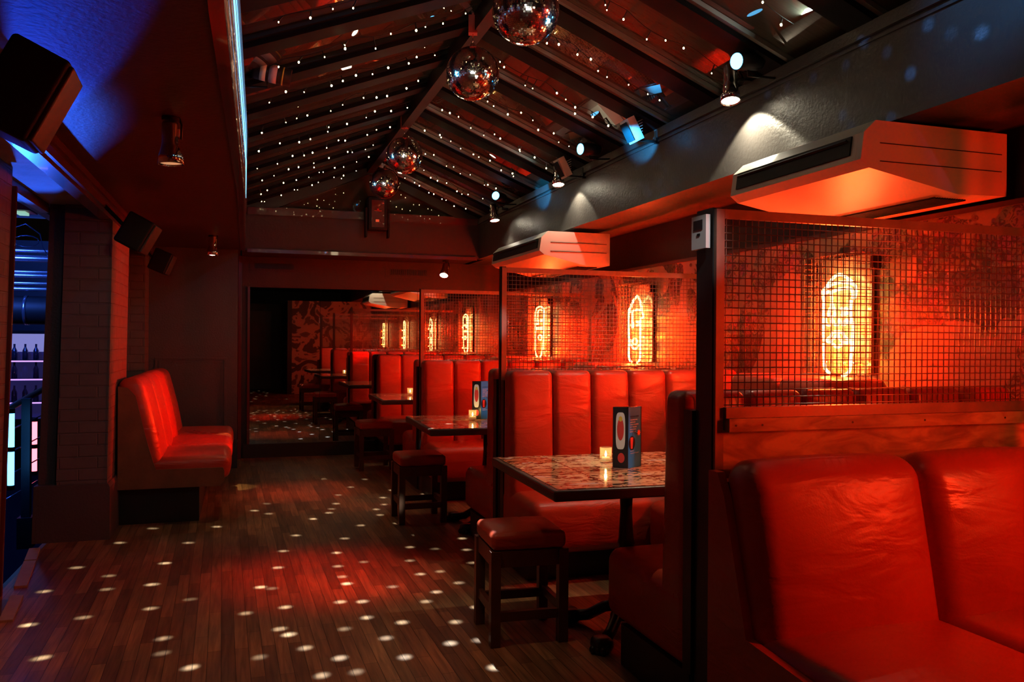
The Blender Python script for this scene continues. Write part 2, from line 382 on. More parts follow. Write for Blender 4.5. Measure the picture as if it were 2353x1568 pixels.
# mirror wall
mb = MB().bb((-.02,YM+.02,1.86),(XW+.06,YM+.18,ZS)).bb((-.02,YM+.02,0),(XW+.06,YM+.18,.15)).bb((.0,YM+.02,.15),(.085,YM+.18,1.86))
struct('wall_back', mb, paint_red)
struct('baseboard_back', MB().bb((.02,YM-.015,0),(1.45,YM+.019,.15)), blackp)
struct('door_casing_back', MB().bb((-.035,YM-.06,0),(-.0,YM+.02,ZS)).bb((.06,YM-.012,.15),(.085,YM+.019,1.86)), red_glossy)
t = thing('wall_mirror','large wall mirror in three panes on the end wall, reflecting the booths','mirror',(1.5,YM+.02,.15))
for a,b_ in ((.088,.83),(.834,1.93),(1.934,XW-.005)):
    MB().bb((a-1.5,.0,.0),(b_-1.5,.01,1.70)).build('mirror_pane', mirror, t)
# left end panelled wall with wainscot
struct('wall_end_left', MB().bb((-1.0,YE,0),(-.04,YE+.85,ZS)), paint)
mb = MB()
def mould(x0,x1,z0,z1,y,w=.022,d=.016):
    mb.bb((x0,y-d,z0),(x0+w,y-.0005,z1)).bb((x1-w,y-d,z0),(x1,y-.0005,z1)).bb((x0+w,y-d,z1-w),(x1-w,y-.0005,z1)).bb((x0+w,y-d,z0),(x1-w,y-.0005,z0+w))
mould(-.80,-.14,.36,1.11,YE); mould(-.765,-.175,.40,1.075,YE,.014,.010)
struct('trim_5', mb, paint)
struct('baseboard_left', MB().bb((-1.0,YE-.03,0),(-.035,YE-.0005,.26)).bb((-1.0,YE-.042,.26),(-.03,YE-.0005,.285)), paint)
struct('wall_pier_rear', MB().bb((-1.30,8.42,0),(-.86,8.749,ZS)), brick_front)
# left column of painted brick
struct('pillar_left', MB().prism([(-1.115,.3601),(-.83,.3601),(-.805,2.059),(-.8705,2.059),(-.8705,2.149),(-1.07,2.149)],1,5.89,6.72), [brick_front])
o = struct('pillar_flank', MB().prism([(-1.225,.3601),(-1.116,.3601),(-1.071,2.149),(-1.165,2.149)],1,5.93,6.7), paint)
struct('pillar_side_face', MB().prism([(-.8299,.3601),(-.820,.3601),(-.795,2.058),(-.8049,2.058)],1,5.885,6.72), brick_side)
struct('pillar_plinth', MB().prism([(-1.245,0),(-.80,0),(-.80,.335),(-.81,.36),(-1.235,.36)],1,5.86,6.74), paint)
# header beam over the left opening
struct('trim_6', MB().bb((-.87,Y0,2.06),(-.80,8.41,ZS-.002)).bb((-.80,Y0,2.075),(-.775,8.41,2.115)).bb((-.80,Y0,2.15),(-.78,8.41,ZS-.002)), red_glossy)
struct('wall_left', MB().prism([(-1.26,0),(-1.15,0),(-1.095,2.149),(-1.19,2.149)],1,Y0,4.72).bb((-1.3,6.72,0),(-1.16,8.41,ZS)), brick_side)
struct('trim_7', MB().prism([(-1.16,0),(-1.135,0),(-1.078,2.058),(-1.103,2.058)],1,4.722,4.745), red_glossy)
struct('trim_8', MB().prism([(-1.26,0),(-1.161,0),(-1.104,2.058),(-1.22,2.058)],1,4.722,4.76), black_metal)
struct('baseboard_kerb', MB().prism([(-1.225,5.71),(-1.165,5.71),(-1.125,5.42),(-1.187,5.42)],2,-.05,.010).prism([(-1.183,5.39),(-1.121,5.39),(-1.052,4.86),(-1.112,4.86)],2,-.05,.010).prism([(-1.088,4.69),(-1.03,4.69),(-.985,4.29),(-1.043,4.29)],2,.0005,.010), kerb)
# wall behind the camera
struct('wall_rear', MB().bb((-1.16,Y0-.1,0),(1.1,Y0,ZS)), blackp)
struct('door_1', MB().bb((-.2,Y0,0),(.72,Y0+.03,2.0)).bb((.55,Y0+.03,.9),(.58,Y0+.05,1.2)), trimwood)
struct('wall_mural', MB().bb((1.12,-1.2,0),(XW,-1.1,ZS)), mural)
struct('wall_rear_side', MB().bb((1.02,Y0,0),(1.12,-1.1,ZS)), blackp)
# ------------------------------------------------------------------ glazed roof
RY = [-.6,.0,.6,1.2,1.62,2.22,2.84,3.44,4.03,4.63,5.22,5.82,6.42,7.02,7.62,8.22,8.72]
def slope(side, x):
    return ZE+.02+(ZR-ZE)*( (x+.0)/XR if side<0 else (XF-x)/(XF-XR))
nwin = 0
for side in (-1,1):
    x0 = -.02 if side<0 else XF+.04
    for i in range(len(RY)-1):
        nwin += 1; a,b_ = RY[i],RY[i+1]
        z0 = slope(side,x0)+.030; z1 = ZR+.030
        mbp = MB().quad((x0,a,z0),(x0,b_,z0),(XR,b_,z1),(XR,a,z1)); 
        mbp.quad((x0,a,z0+.012),(x0,b_,z0+.012),(XR,b_,z1+.012),(XR,a,z1+.012))
        struct('window_%d'%nwin, mbp, roofglass)
    for i,y in enumerate(RY):
        w = .075
        ang = []
        xa = x0; xb = XR
        za = slope(side,xa); zb = ZR
        mbr = MB().add([(xa,y-w,za-.025),(xa,y+w,za-.025),(xb,y+w,zb-.025),(xb,y-w,zb-.025),(xa,y-w,za+.068),(xa,y+w,za+.068),(xb,y+w,zb+.068),(xb,y-w,zb+.068)],
            [(0,1,2,3),(7,6,5,4),(0,4,5,1),(2,6,7,3),(0,3,7,4),(1,5,6,2)])
        struct('ceiling_rafter', mbr, rafter_m)
        mbf = MB()
        for s_ in (-1,):
            q0 = y+s_*(w+.001); q1 = y+s_*(w+.026)
            mbf.add([(xa,q0,za+.004),(xa,q1,za+.004),(xb,q1,zb+.004),(xb,q0,zb+.004),(xa,q0,za+.028),(xa,q1,za+.028),(xb,q1,zb+.028),(xb,q0,zb+.028)],
                [(0,1,2,3),(7,6,5,4),(0,4,5,1),(2,6,7,3),(0,3,7,4),(1,5,6,2)])
        struct('ceiling_rafter_flange', mbf, grey_metal if side>0 else flange_unlit)
nwin += 1
struct('window_%d'%nwin, MB().prism([(.15,ZE+.02),(XF-.12,ZE+.02),(XR,ZR+.0)],1,YE+.03,YE+.045), roofglass)
struct('ceiling_gable_rafter', MB().prism([(-.02,ZE),(.32,ZE),(XR,ZR-.10),(XF-.28,ZE),(XF+.04,ZE),(XR,ZR+.09)],1,YE-.06,YE+.02), blackp)
nwin += 1
struct('window_%d'%nwin, MB().prism([(-.02,ZE),(XF+.04,ZE),(XR,ZR+.09)],1,-.62,-.605), roofglass)
struct('ceiling_end_panel', MB().bb((-.06,Y0,ZE-.1),(XF,-.62,ZE-.04)), blackp)
struct('ceiling_ridge_beam', MB().bb((XR-.035,-.6,ZR-.09),(XR+.035,YE,ZR+.06)), ridge_m)
# ------------------------------------------------------------------ fairy lights
def fairy(side, k, y, nb, label, name_group):
    t = thing('fairy_light_string', label, 'string lights', ((XR if side<0 else XF), y, 2.6), 0, name_group)
    o = Vector(t.location)
    xs, xe = ((.12,XR-.10) if side<0 else (XR+.10,XF-.20))
    pts = []; n = nb*3
    rnd = random.Random(100*k+side)
    for i in range(n+1):
        u = i/n; x = xs+(xe-xs)*u
        sag = -.035*abs(math.sin(u*PI*(2.6+.3*(k%3))+.3*k))
        pts.append(Vector((x, y+.20+.02*math.sin(u*9+k), slope(side,x)-.030+sag*.7))-o)
    MB().tube(pts, .0022, 4).build('wire', rubber, t)
    for i in range(nb):
        p = pts[min(n,max(0,3*i+rnd.choice((0,1,1,2))))]
        q = p+Vector((rnd.uniform(-.02,.02), rnd.uniform(-.035,.045), -rnd.uniform(.012,.040)))
        hold = MB().cyl(p, q, .003, .004, 5).build('bulb_holder', rubber, t)
        hold.matrix_parent_inverse = Matrix()
        r = rnd.choice((.0028,.0036,.0045,.0055))
        MB().sphere(q+Vector((0,0,-.006)), r, 6, 4, 1.3).build('bulb', bulb_m, t)
rank = ['1st','2nd','3rd','4th','5th','6th','7th','8th','9th','10th','11th','12th','13th']
for side in (-1,1):
    ys = [y for y in RY if y > 2.0][::-1]
    for k,y in enumerate(ys):
        fairy(side, k, y, 11 if k<9 else 9, 'string of warm fairy lights just past the %s rafter from the gable, %s roof slope' % (rank[k], 'left' if side<0 else 'right'), 'fairy light strings under the glass roof')
# ------------------------------------------------------------------ mirror balls
BR = .15
def ball_tiles():
    mb = MB(); tile = .0082; rings = int(PI*BR/tile); rnd = random.Random(3)
    for i in range(rings):
        th = PI*(i+.5)/rings; rr = BR*math.sin(th); n = max(6, int(2*PI*rr/tile)); hh = PI*BR/rings*.46
        for j in range(n):
            ph = 2*PI*(j+.5*(i%2)*.3)/n
            d = Vector((math.sin(th)*math.cos(ph), math.sin(th)*math.sin(ph), math.cos(th)))
            e1 = Vector((-math.sin(ph),math.cos(ph),0)); e2 = d.cross(e1)
            dn = (d+e1*rnd.gauss(0,.03)+e2*rnd.gauss(0,.03)).normalized()
            e1 = (e1-dn*e1.dot(dn)).normalized(); e2 = dn.cross(e1); w = PI*rr/n*.92
            c = d*BR
            mb.add([c+e1*w+e2*hh, c-e1*w+e2*hh, c-e1*w-e2*hh, c+e1*w-e2*hh],[(0,1,2,3)])
    return mb
tile_m = mat('mirror_tile', (.90,.90,.90), .085, metal=1, var=.04)
BALLS = [(1.20,3.502,2.774),(1.232,4.512,2.803),(1.262,6.733,2.809),(1.331,8.131,2.834)]
blab = ['mirror ball nearest the viewer, cut off by the top edge','mirror ball hanging from the ridge beam with a bright blue glint','larger of the two mirror balls in front of the gable','mirror ball directly above the black effect light on the end wall']
proto = None
for i,(x,y,z) in enumerate(BALLS):
    if proto is None:
        t = thing('mirror_ball', blab[i], 'disco ball', (x,y,z), 0, 'mirror balls along the ridge')
        MB().sphere((0,0,0), BR*.982, 32, 20).build('ball_core', rubber, t)
        ball_tiles().build('mirror_tiles', tile_m, t)
        MB().cyl((0,0,BR*.97),(0,0,BR+.02),.018,.012,12).tube([(0,0,BR+.015),(0,0,BR+.075)],.003,6).build('hanging_eye', chrome, t)
        cap = MB().box((0,0,BR+.125),(.05,.05,.10)).build('ball_motor', bracket_m, t)
        MB().bb((-.01,-.006,BR+.175),(.01,.006,BR+.24)).build('hanging_bracket', bracket_m, t)
        proto = t
    else:
        t = dup(proto, (x,y,z), i*1.3, blab[i])
# ------------------------------------------------------------------ seating
def bench(name, label, x0, x1, yb, d, cushions, group, depth=.72, hb=1.125, zs=.445, cat='bench', tb=.17, lean=.03, left_pad=True):
    """upholstered bench, back plane at yb, facing d along y"""
    w = x1-x0
    t = thing(name, label, cat, ((x0+x1)/2, yb, 0), 0 if d<0 else PI, group)
    def B(a,b): return (a,b)
    # local: facing -y
    MB().bb((-w/2+.03,-depth+.14,0.001),(w/2-.01,-.02,.165)).build('plinth', blackp, t)
    MB().rbox((-w/2,-depth,.166),(w/2,-.03,zs),.055,3,(0,.012,.018)).build('seat_cushion', hide, t)
    MB().bb((-w/2+.004,-.055,.17),(w/2-.004,-.001,hb-.06)).build('back_board', blackp, t)
    n = len(cushions)-1
    for i in range(n):
        a = -w/2+cushions[i]*w+.002; b_ = -w/2+cushions[i+1]*w-.002
        if d>0: a,b_ = -b_,-a
        m_ = MB().rbox((a,-tb-.04,zs-.12),(b_,-.056,hb),.034,4,(.0,.014,.0))
        # recline
        for k in range(len(m_.v)):
            v = m_.v[k]; f = (v[2]-zs)/(hb-zs)
            if v[1] < -.10: m_.v[k] = (v[0], v[1]+lean*(f-.4)+(.0), v[2])
        m_.build('back_cushion', hide, t)
    return t
six = [0,.176,.337,.5,.665,.83,1.]
G = 'booth benches'
SL = 1.445
bench('booth_bench','red-lit channelled leather bench with its back to the second mesh screen, facing the nearest table',SL,2.94,SY[1]-.045,-1,six,G,depth=.57)
bench('booth_bench','leather bench seen end-on between the nearest table and the large mesh screen',SL,2.94,SY[0]+.113,1,six,G,depth=.69)
bench('booth_bench','leather bench seen end-on beside the table with the bright blue menu, backing the second screen',SL,2.94,SY[1]+.045,1,six,G,depth=.73)
bench('booth_bench','channelled leather bench behind the table with the bright blue menu',SL,2.94,SY[2]-.045,-1,six,G,depth=.60)
bench('booth_bench','leather bench seen end-on beside the farthest table, backing the third screen',SL,2.94,SY[2]+.045,1,six,G,depth=.70)
bench('booth_bench','channelled leather bench against the end wall mirror',SL,2.94,YM-.05,-1,six,G,depth=.58)
def wallbench(label, y0, y1, b0, b1):
    t = thing('corner_bench', label, 'bench', (XW-.01,(y0+y1)/2,0), 0, 'wall-side booth benches')
    h = (y1-y0)/2
    MB().bb((-.70,-h,.001),(-.02,h,.165)).build('plinth', blackp, t)
    MB().rbox((-.86,-h,.166),(-.33,h,.44),.055,3,(.012,0,.018)).build('seat_cushion', hide, t)
    n = 4 if h>.5 else 2
    for i in range(n):
        a = -h+2*h*i/n+.002; b_ = -h+2*h*(i+1)/n-.002
        MB().rbox((-.36,a,.40),(-.02,b_,1.125),.05,3,(.02,0,0)).build('back_cushion', hide, t)
wallbench('wall-side leather bench under the capped-face neon sign', SY[0]+.82, SY[1]-.64, SY[0]+.12, SY[1]-.05)
wallbench('wall-side leather bench under the flame-topped neon sign', SY[1]+.79, SY[2]-.66, SY[1]+.05, SY[2]-.05)
wallbench('wall-side leather bench under the far round-topped neon sign', SY[2]+.77, YM-.66, SY[2]+.05, YM-.06)
# foreground sofa
t = thing('booth_sofa','large red-lit leather sofa in the right foreground against the plywood panel','sofa',(2.16,2.31,0),0)
MB().bb((-.70,-.62,.001),(.76,-.05,.165)).build('plinth', blackp, t)
MB().prism([(-.05,.17),(-.0,.17),(-.0,.89),(-.05,.89),(-.09,.82),(-.21,.42),(-.74,.38),(-.76,.17)][::1],0,-.742,-.715).build('end_panel', hide, t)
MB().bb((-.714,-.06,.17),(.78,-.001,.86)).bb((-.714,-.77,.166),(.78,-.06,.30)).build('sofa_base', hide, t)
for a,b_ in ((-.714,-.052),(-.048,.60),(.604,.78)):
    m_ = MB().rbox((a,-.80,.285),(b_,-.16,.435),.05,4,(.0,.01,.022)); m_.build('seat_cushion', hide, t)
    m_ = MB().rbox((a,-.235,.34),(b_,-.062,.925),.07,4,(.0,.026,.012))
    for k in range(len(m_.v)):
        v = m_.v[k]
        if v[1] < -.10: m_.v[k] = (v[0], v[1]+.10*((v[2]-.43)/.49)-.045, v[2])
    m_.build('back_cushion', hide, t)
# left bench (faces +x)
t = thing('wall_bench','leather bench with plywood end panels beside the brick pillar, facing the booths','bench',(-.80,7.3,0))
MB().bb((.0,-1.02,.001),(.52,1.02,.255)).build('plinth', blackp, t)
for s_ in (-1,1):
    y_ = -1.10 if s_<0 else 1.085
    MB().prism([(-.0,.256),(.66,.256),(.69,.29),(.69,.36),(.68,.385),(.24,.385),(.18,.60),(.11,.90),(.06,.955),(-.0,.965)],1,y_,y_+.016).build('end_panel', wood_side, t)
MB().bb((.0,-1.083,.256),(.66,1.084,.33)).build('seat_frame', wood_side, t)
for k in range(3):
    y_ = -1.082+k*.7215
    MB().rbox((.12,y_,.30),(.725,y_+.7205,.465),.05,4,(.01,0,.02)).build('seat_cushion', hide, t)
for k in range(4):
    y_ = -1.09+k*.543
    m_ = MB().rbox((.0,y_,.40),(.15,y_+.5425,1.02),.06,4,(.025,0,0))
    for q in range(len(m_.v)):
        v = m_.v[q]; m_.v[q] = (v[0]+.14*(1.02-v[2])/.62*(1 if v[0]>.05 else .0), v[1], v[2])
    m_.build('back_cushion', hide, t)
# ------------------------------------------------------------------ mesh screens
def screen(label, y, zb, low=False):
    t = thing('mesh_screen', label, 'screen', (SX,y,0))
    zt = 1.732; X1 = XW-SX-.002; w = .03
    MB().bb((0,-.006,0.001),(w,.010,zt)).build('upright', frame_metal, t)
    MB().bb((w+.001,-.006,zt-w),(X1,.010,zt)).build('top_rail', frame_metal, t)
    MB().bb((-.004,.0105,.001),(w,.04 if not low else .11,zt+.006)).build('side_post', blackp, t)
    m_ = MB(); sp = .0245; r = .0019
    z0 = zb
    x = w+.012
    while x < X1-.002:
        m_.tube([(x,.004,z0),(x,.004,zt-w)], r, 5); x += sp
    z = zt-w-sp*.9
    while z > z0:
        m_.tube([(w,.0005,z),(X1,.0005,z)], r, 5); z -= sp
    m_.build('wire_mesh', wire_metal, t)
    if low:
        MB().bb((w+.001,-.02,1.050),(X1,.012,1.085)).build('bottom_rail', frame_metal, t)
        b_ = MB().bb((w+.006,-.032,1.006),(X1,-.001,1.049))
        bt = b_.build('batten', ply, t)
        s_ = MB()
        for x in (.06,.16,.52,.83,1.2): s_.cyl((x,-.0328,1.027),(x,-.0318,1.027),.004,.004,8)
        s_.build('screw_holes', blackp, bt)
        MB().bb((w+.001,.0,.001),(X1,.03,1.005)).build('plywood_panel', ply, t)
    return t
screen('largest steel mesh screen, framing the capped-face neon sign above the foreground sofa', SY[0], 1.085, True)
screen('middle steel mesh screen behind the red channelled bench, beside the dark post', SY[1], .95)
screen('smallest steel mesh screen, farthest along the row before the mirror', SY[2], .95)
t = thing('wall_thermostat','small white thermostat on the dark post of the large mesh screen','thermostat',(SX-.0145,2.408,1.66))
MB().bb((-.016,-.045,-.055),(-.0,.045,.055)).build('casing', white_pl, t)
MB().bb((-.018,-.025,.008),(-.0165,.03,.04)).build('display', card_black, t)
MB().bb((-.018,-.01,-.012),(-.0165,.008,-.004)).build('button', rubber, t)
# ------------------------------------------------------------------ neon signs in cages
def mapseg(segs, xa, xb, za, zb, yl, yr, zt, zbm):
    return [[( yl+(yr-yl)*(p[0]-xa)/(xb-xa), zt+(zbm-zt)*(p[1]-za)/(zb-za)) for p in s_] for s_ in segs]
def smooth(s_, n=4):
    if len(s_) < 3: return s_
    out = []
    for i in range(len(s_)-1):
        p0 = s_[max(i-1,0)]; p1 = s_[i]; p2 = s_[i+1]; p3 = s_[min(i+2,len(s_)-1)]
        for k in range(n):
            u = k/n
            out.append(tuple(.5*((2*p1[c])+(-p0[c]+p2[c])*u+(2*p0[c]-5*p1[c]+4*p2[c]-p3[c])*u*u+(-p0[c]+3*p1[c]-3*p2[c]+p3[c])*u**3) for c in (0,1)))
    return out+[s_[-1]]
def ring(cx, cy, rx, ry, a0=0, a1=340, n=10):
    return [(cx+rx*math.cos(math.radians(a0+(a1-a0)*i/n)), cy+ry*math.sin(math.radians(a0+(a1-a0)*i/n))) for i in range(n+1)]
S1 = [[(525,445),(570,390),(620,355),(660,348),(710,370),(760,410),(795,440)],
 [(475,520),(482,490),(530,460),(600,435),(680,428),(760,440),(812,470),(828,510),(825,570),(800,600)],
 [(475,520),(482,700),(482,900),(490,1028)],
 [(500,525),(540,515),(568,540),(575,640),(545,720),(545,765),(575,778),(600,760),(597,700),(578,640)],
 [(585,515),(640,498),(740,492),(785,510),(797,560),(795,600)],[(780,615),(772,690),(775,790)],
 [(503,770),(508,830),(540,860),(570,840),(572,812),(588,815),(600,850),(640,855),(648,818),(662,815),(680,850),(715,855),(720,818),(735,818),(755,850),(780,830),(785,790)],
 [(675,690),(700,712),(725,690)],[(745,745),(712,738),(680,762)],[(700,690),(720,765)],[(740,700),(690,735)],
 [(635,930),(590,935),(560,980),(525,1010),(545,1035),(585,1010),(625,965)],
 [(640,930),(690,940),(720,990),(760,1010),(785,1020),(740,1040),(690,1030),(650,980),(640,940)],
 [(585,1050),(610,1075),(640,1085),(690,1060)],
 [(490,1045),(492,1200),(505,1310),(560,1360)],[(798,830),(802,920),(790,1100),(772,1290),(745,1350),(690,1370)]]
S2 = [[(300,490),(325,440),(345,430),(345,380),(375,350),(380,310),(410,300),(430,265),(455,245),(475,265),(488,310),(510,330),(515,390),(530,430),(540,520),(565,610),(528,635)],
 [(300,495),(296,700),(305,1000),(305,1300),(330,1380),(360,1405)],[(522,645),(516,900),(520,1200),(505,1350),(460,1410)],
 [(320,515),(350,508),(362,560),(365,690),(347,750),(370,792),(392,750),(372,700)],[(382,502),(450,485),(512,495)],
 [(450,690),(475,715),(500,690)],[(500,745),(450,760)],[(478,680),(478,765)],
 [(322,1000),(332,1080),(370,1140),(410,1170),(460,1140),(490,1105)], ring(415,1040,45,48)]
S3 = [[(430,1100),(430,700),(430,430),(460,355),(520,325),(575,352),(600,410),(600,600),(590,900),(572,1140),(530,1225)],
 [(430,1105),(442,1180),(475,1225)],[(470,660),(478,500),(482,420),(510,385),(562,395)],[(495,650),(500,560)],
 [(450,705),(585,705)],[(450,738),(585,738)], ring(530,880,36,42),[(540,560),(575,600)],[(575,560),(540,600)]]
lights = []
def lamp(kind, name, loc, energy, col, rad=.05, target=None, angle=60, blend=.3):
    l = bpy.data.lights.new(name, kind); l.energy = energy; l.color = col
    if kind == 'AREA': l.size = rad
    else: l.shadow_soft_size = rad
    o = bpy.data.objects.new(name, l); C.objects.link(o); o.location = loc
    if target is not None:
        o.rotation_euler = (Vector(target)-Vector(loc)).to_track_quat('-Z','Y').to_euler()
    if kind == 'SPOT': l.spot_size = math.radians(angle); l.spot_blend = blend
    return o
NEON_W = 38.0
NEON_COL = (1.,.010,.0002)
def sign(label, yc, segs, box_, power=1.):
    xa,xb,za,zb = box_
    t = thing('neon_sign', label, 'neon sign', (XW-.01,yc,1.137), 0, 'caged neon signs on the booth wall')
    W = .20
    MB().bb((-.010,-W+.015,.0),(-.0,W-.015,.60)).build('backing_board', acrylic, t)
    m_ = MB()
    for s_ in mapseg(segs, xa,xb,za,zb, .125,-.125, .51,.0-.005):
        m_.tube([(-.058,p[0],p[1]) for p in smooth(s_)], .0082, 6)
    m_.build('neon_tube', neon_m, t)
    for z in (.06,.25,.45):
        for q in (-.10,.10): MB().cyl((-.0105,q,z),(-.05,q,z),.004,.004,6).build('tube_support', chrome, t)
    m_ = MB(); D = .115; r = .0016; sp = .0285; n = int(2*W/sp); H = .605
    for i in range(n+1):
        y = -W+2*W*i/n; m_.tube([(-.012,y,H),(-D,y,H),(-D,y,.0)], r, 4)
    k = int(H/sp)
    for i in range(k+1):
        z = H*i/k; m_.tube([(-.012,-W,z),(-D,-W,z),(-D,W,z),(-.012,W,z)], r, 4)
    for i in range(1,int(D/sp)):
        x = -.012-i*sp; m_.tube([(x,-W,.0),(x,-W,H),(x,W,H),(x,W,.0)], r, 4)
    m_.build('wire_cage', wire_metal, t)
    MB().rbox((-.05,-W-.04,.52),(-.001,-W-.006,.59),.012,1).build('transformer', rubber, t)
    for z in (.07,.21,.35):
        lamp('POINT','neon_glow',(XW-.108,yc,1.12+z),NEON_W*power,NEON_COL,.007)
        for q in (-.09,.09): lamp('POINT','neon_inner_glow',(XW-.085,yc+q,1.12+z),1.5*power*power,(1,.24,.02),.006)
sign('neon sign of a capped, moustached face glowing behind the largest mesh screen', 3.50, S1, (470,828,345,1370))
sign('neon sign with a pointed flame top above the middle booth', 5.79, S2, (296,565,245,1410))
sign('round-topped neon sign with a small ring, third along the booth wall', 7.97, S3, (430,600,325,1225))
sign('neon sign outside the frame beside the foreground sofa', 1.15, S3, (430,600,325,1225), .62)
# ------------------------------------------------------------------ tables, stools
def table(label, x0, y0, length, width, rz, z=.735):
    t = thing('booth_table', label, 'table', (x0,y0,0), rz, 'booth tables')
    MB().rbox((0,0,z-.045),(length,width,z-.002),.010,2).build('table_edge', trimwood, t)
    MB().bb((.022,.022,z-.0019),(length-.022,width-.022,z)).build('tabletop', tabletop_m, t)
    cx,cy = .5,width/2
    MB().lathe([(.001,z-.0451),(.16,z-.0451),(.16,z-.06),(.03,z-.08),(.027,z-.2),(.034,.42),(.04,.40),(.034,.38),(.03,.16),(.05,.12),(.07,.07)],(cx,cy,0),(0,0,1),14).build('pedestal', black_metal, t)
    for k in range(4):
        a = PI/4+k*PI/2
        d = Vector((math.cos(a),math.sin(a),0)); s_ = Vector((-d.y,d.x,0)); o_ = Vector((cx,cy,0))
        m_ = MB().tube([o_+d*.03+Vector((0,0,.12)),o_+d*.10+Vector((0,0,.10)),o_+d*.18+Vector((0,0,.05)),o_+d*.24+Vector((0,0,.035))],.026,8)
        m_.rbox(o_+d*.27+Vector((-.045,-.045,.001)),o_+d*.27+Vector((.045,.045,.065)),.03,2)
        for q in (-.022,0,.022): m_.sphere(o_+d*.31+s_*q+Vector((0,0,.018)),.018,6,5)
        m_.build('claw_foot', black_metal, t)
    return t
def tdup(): pass
table('collage-topped booth table in the foreground, with candle and dark blue menu', 1.12,2.90,1.0,.93,-.035)
table('collage-topped booth table with the bright blue menu, second along the row', 1.13,5.10,1.0,.96,-.028)
table('collage-topped booth table farthest along the row, carrying only a candle', 1.235,7.66,.98,.96,-.022)
def make_stool(label, loc, rz):
    t = thing('bar_stool', label, 'stool', loc, rz, 'low wooden stools at the table ends')
    W = .165; s_ = .15
    MB().rbox((-W,-W,.405),(W,W,.478),.022,4,(0,0,.016)).build('seat', hide, t)
    for x in (-1,1):
        for y in (-1,1):
            MB().bb((x*s_-.021,y*s_-.021,.001),(x*s_+.021,y*s_+.021,.404)).build('leg', stool_wood, t)
    m_ = MB()
    for q in (-1,1):
        m_.bb((-s_+.022,q*s_-.012,.335),(s_-.022,q*s_+.012,.404)); m_.bb((q*s_-.012,-s_+.022,.335),(q*s_+.012,s_-.022,.404))
    m_.build('apron', stool_wood, t)
    for q in (-1,1):
        MB().bb((-s_+.022,q*s_-.011,.105),(s_-.022,q*s_+.011,.145)).build('stretcher', stool_wood, t)
        MB().bb((q*s_-.011,-s_+.022,.125),(q*s_+.011,s_-.022,.165)).build('stretcher', stool_wood, t)
    return t
st = make_stool('nearest wooden stool with leather seat, in front of the foreground table', (1.185,3.49,0), -.06)
dup(st, (1.225,5.90,0), .0, 'wooden stool in the middle of the row, at the table with the bright blue menu')
dup(st, (1.275,8.36,0), .03, 'wooden stool closest to the mirror, at the farthest table')
# candles
def candle(label, loc):
    t = thing('candle_holder', label, 'candle', loc, 0, 'tealights on the booth tables')
    MB().lathe([(.001,.0005),(.026,.0005),(.028,.004),(.028,.072),(.0255,.072),(.0255,.008),(.001,.008)],(0,0,0),(0,0,1),20).build('glass_cup', glass, t)
    MB().lathe([(.001,.009),(.019,.009),(.019,.026),(.001,.026)],(0,0,0),(0,0,1),16).build('tealight', wax, t)
    MB().lathe([(.0005,.027),(.004,.032),(.0055,.038),(.003,.048),(.0005,.056)],(0,0,0),(0,0,1),10).build('flame', flame_m, t)
    lamp('POINT','candle_glow',(loc[0],loc[1],loc[2]+.062),.20,(1,.58,.18),.006)
candle('glass tealight beside the dark blue menu on the foreground table',(1.605,3.50,.7355))
candle('glass tealight beside the bright blue menu on the second table',(1.55,5.62,.7355))
candle('glass tealight alone on the farthest table',(1.63,8.30,.7355))
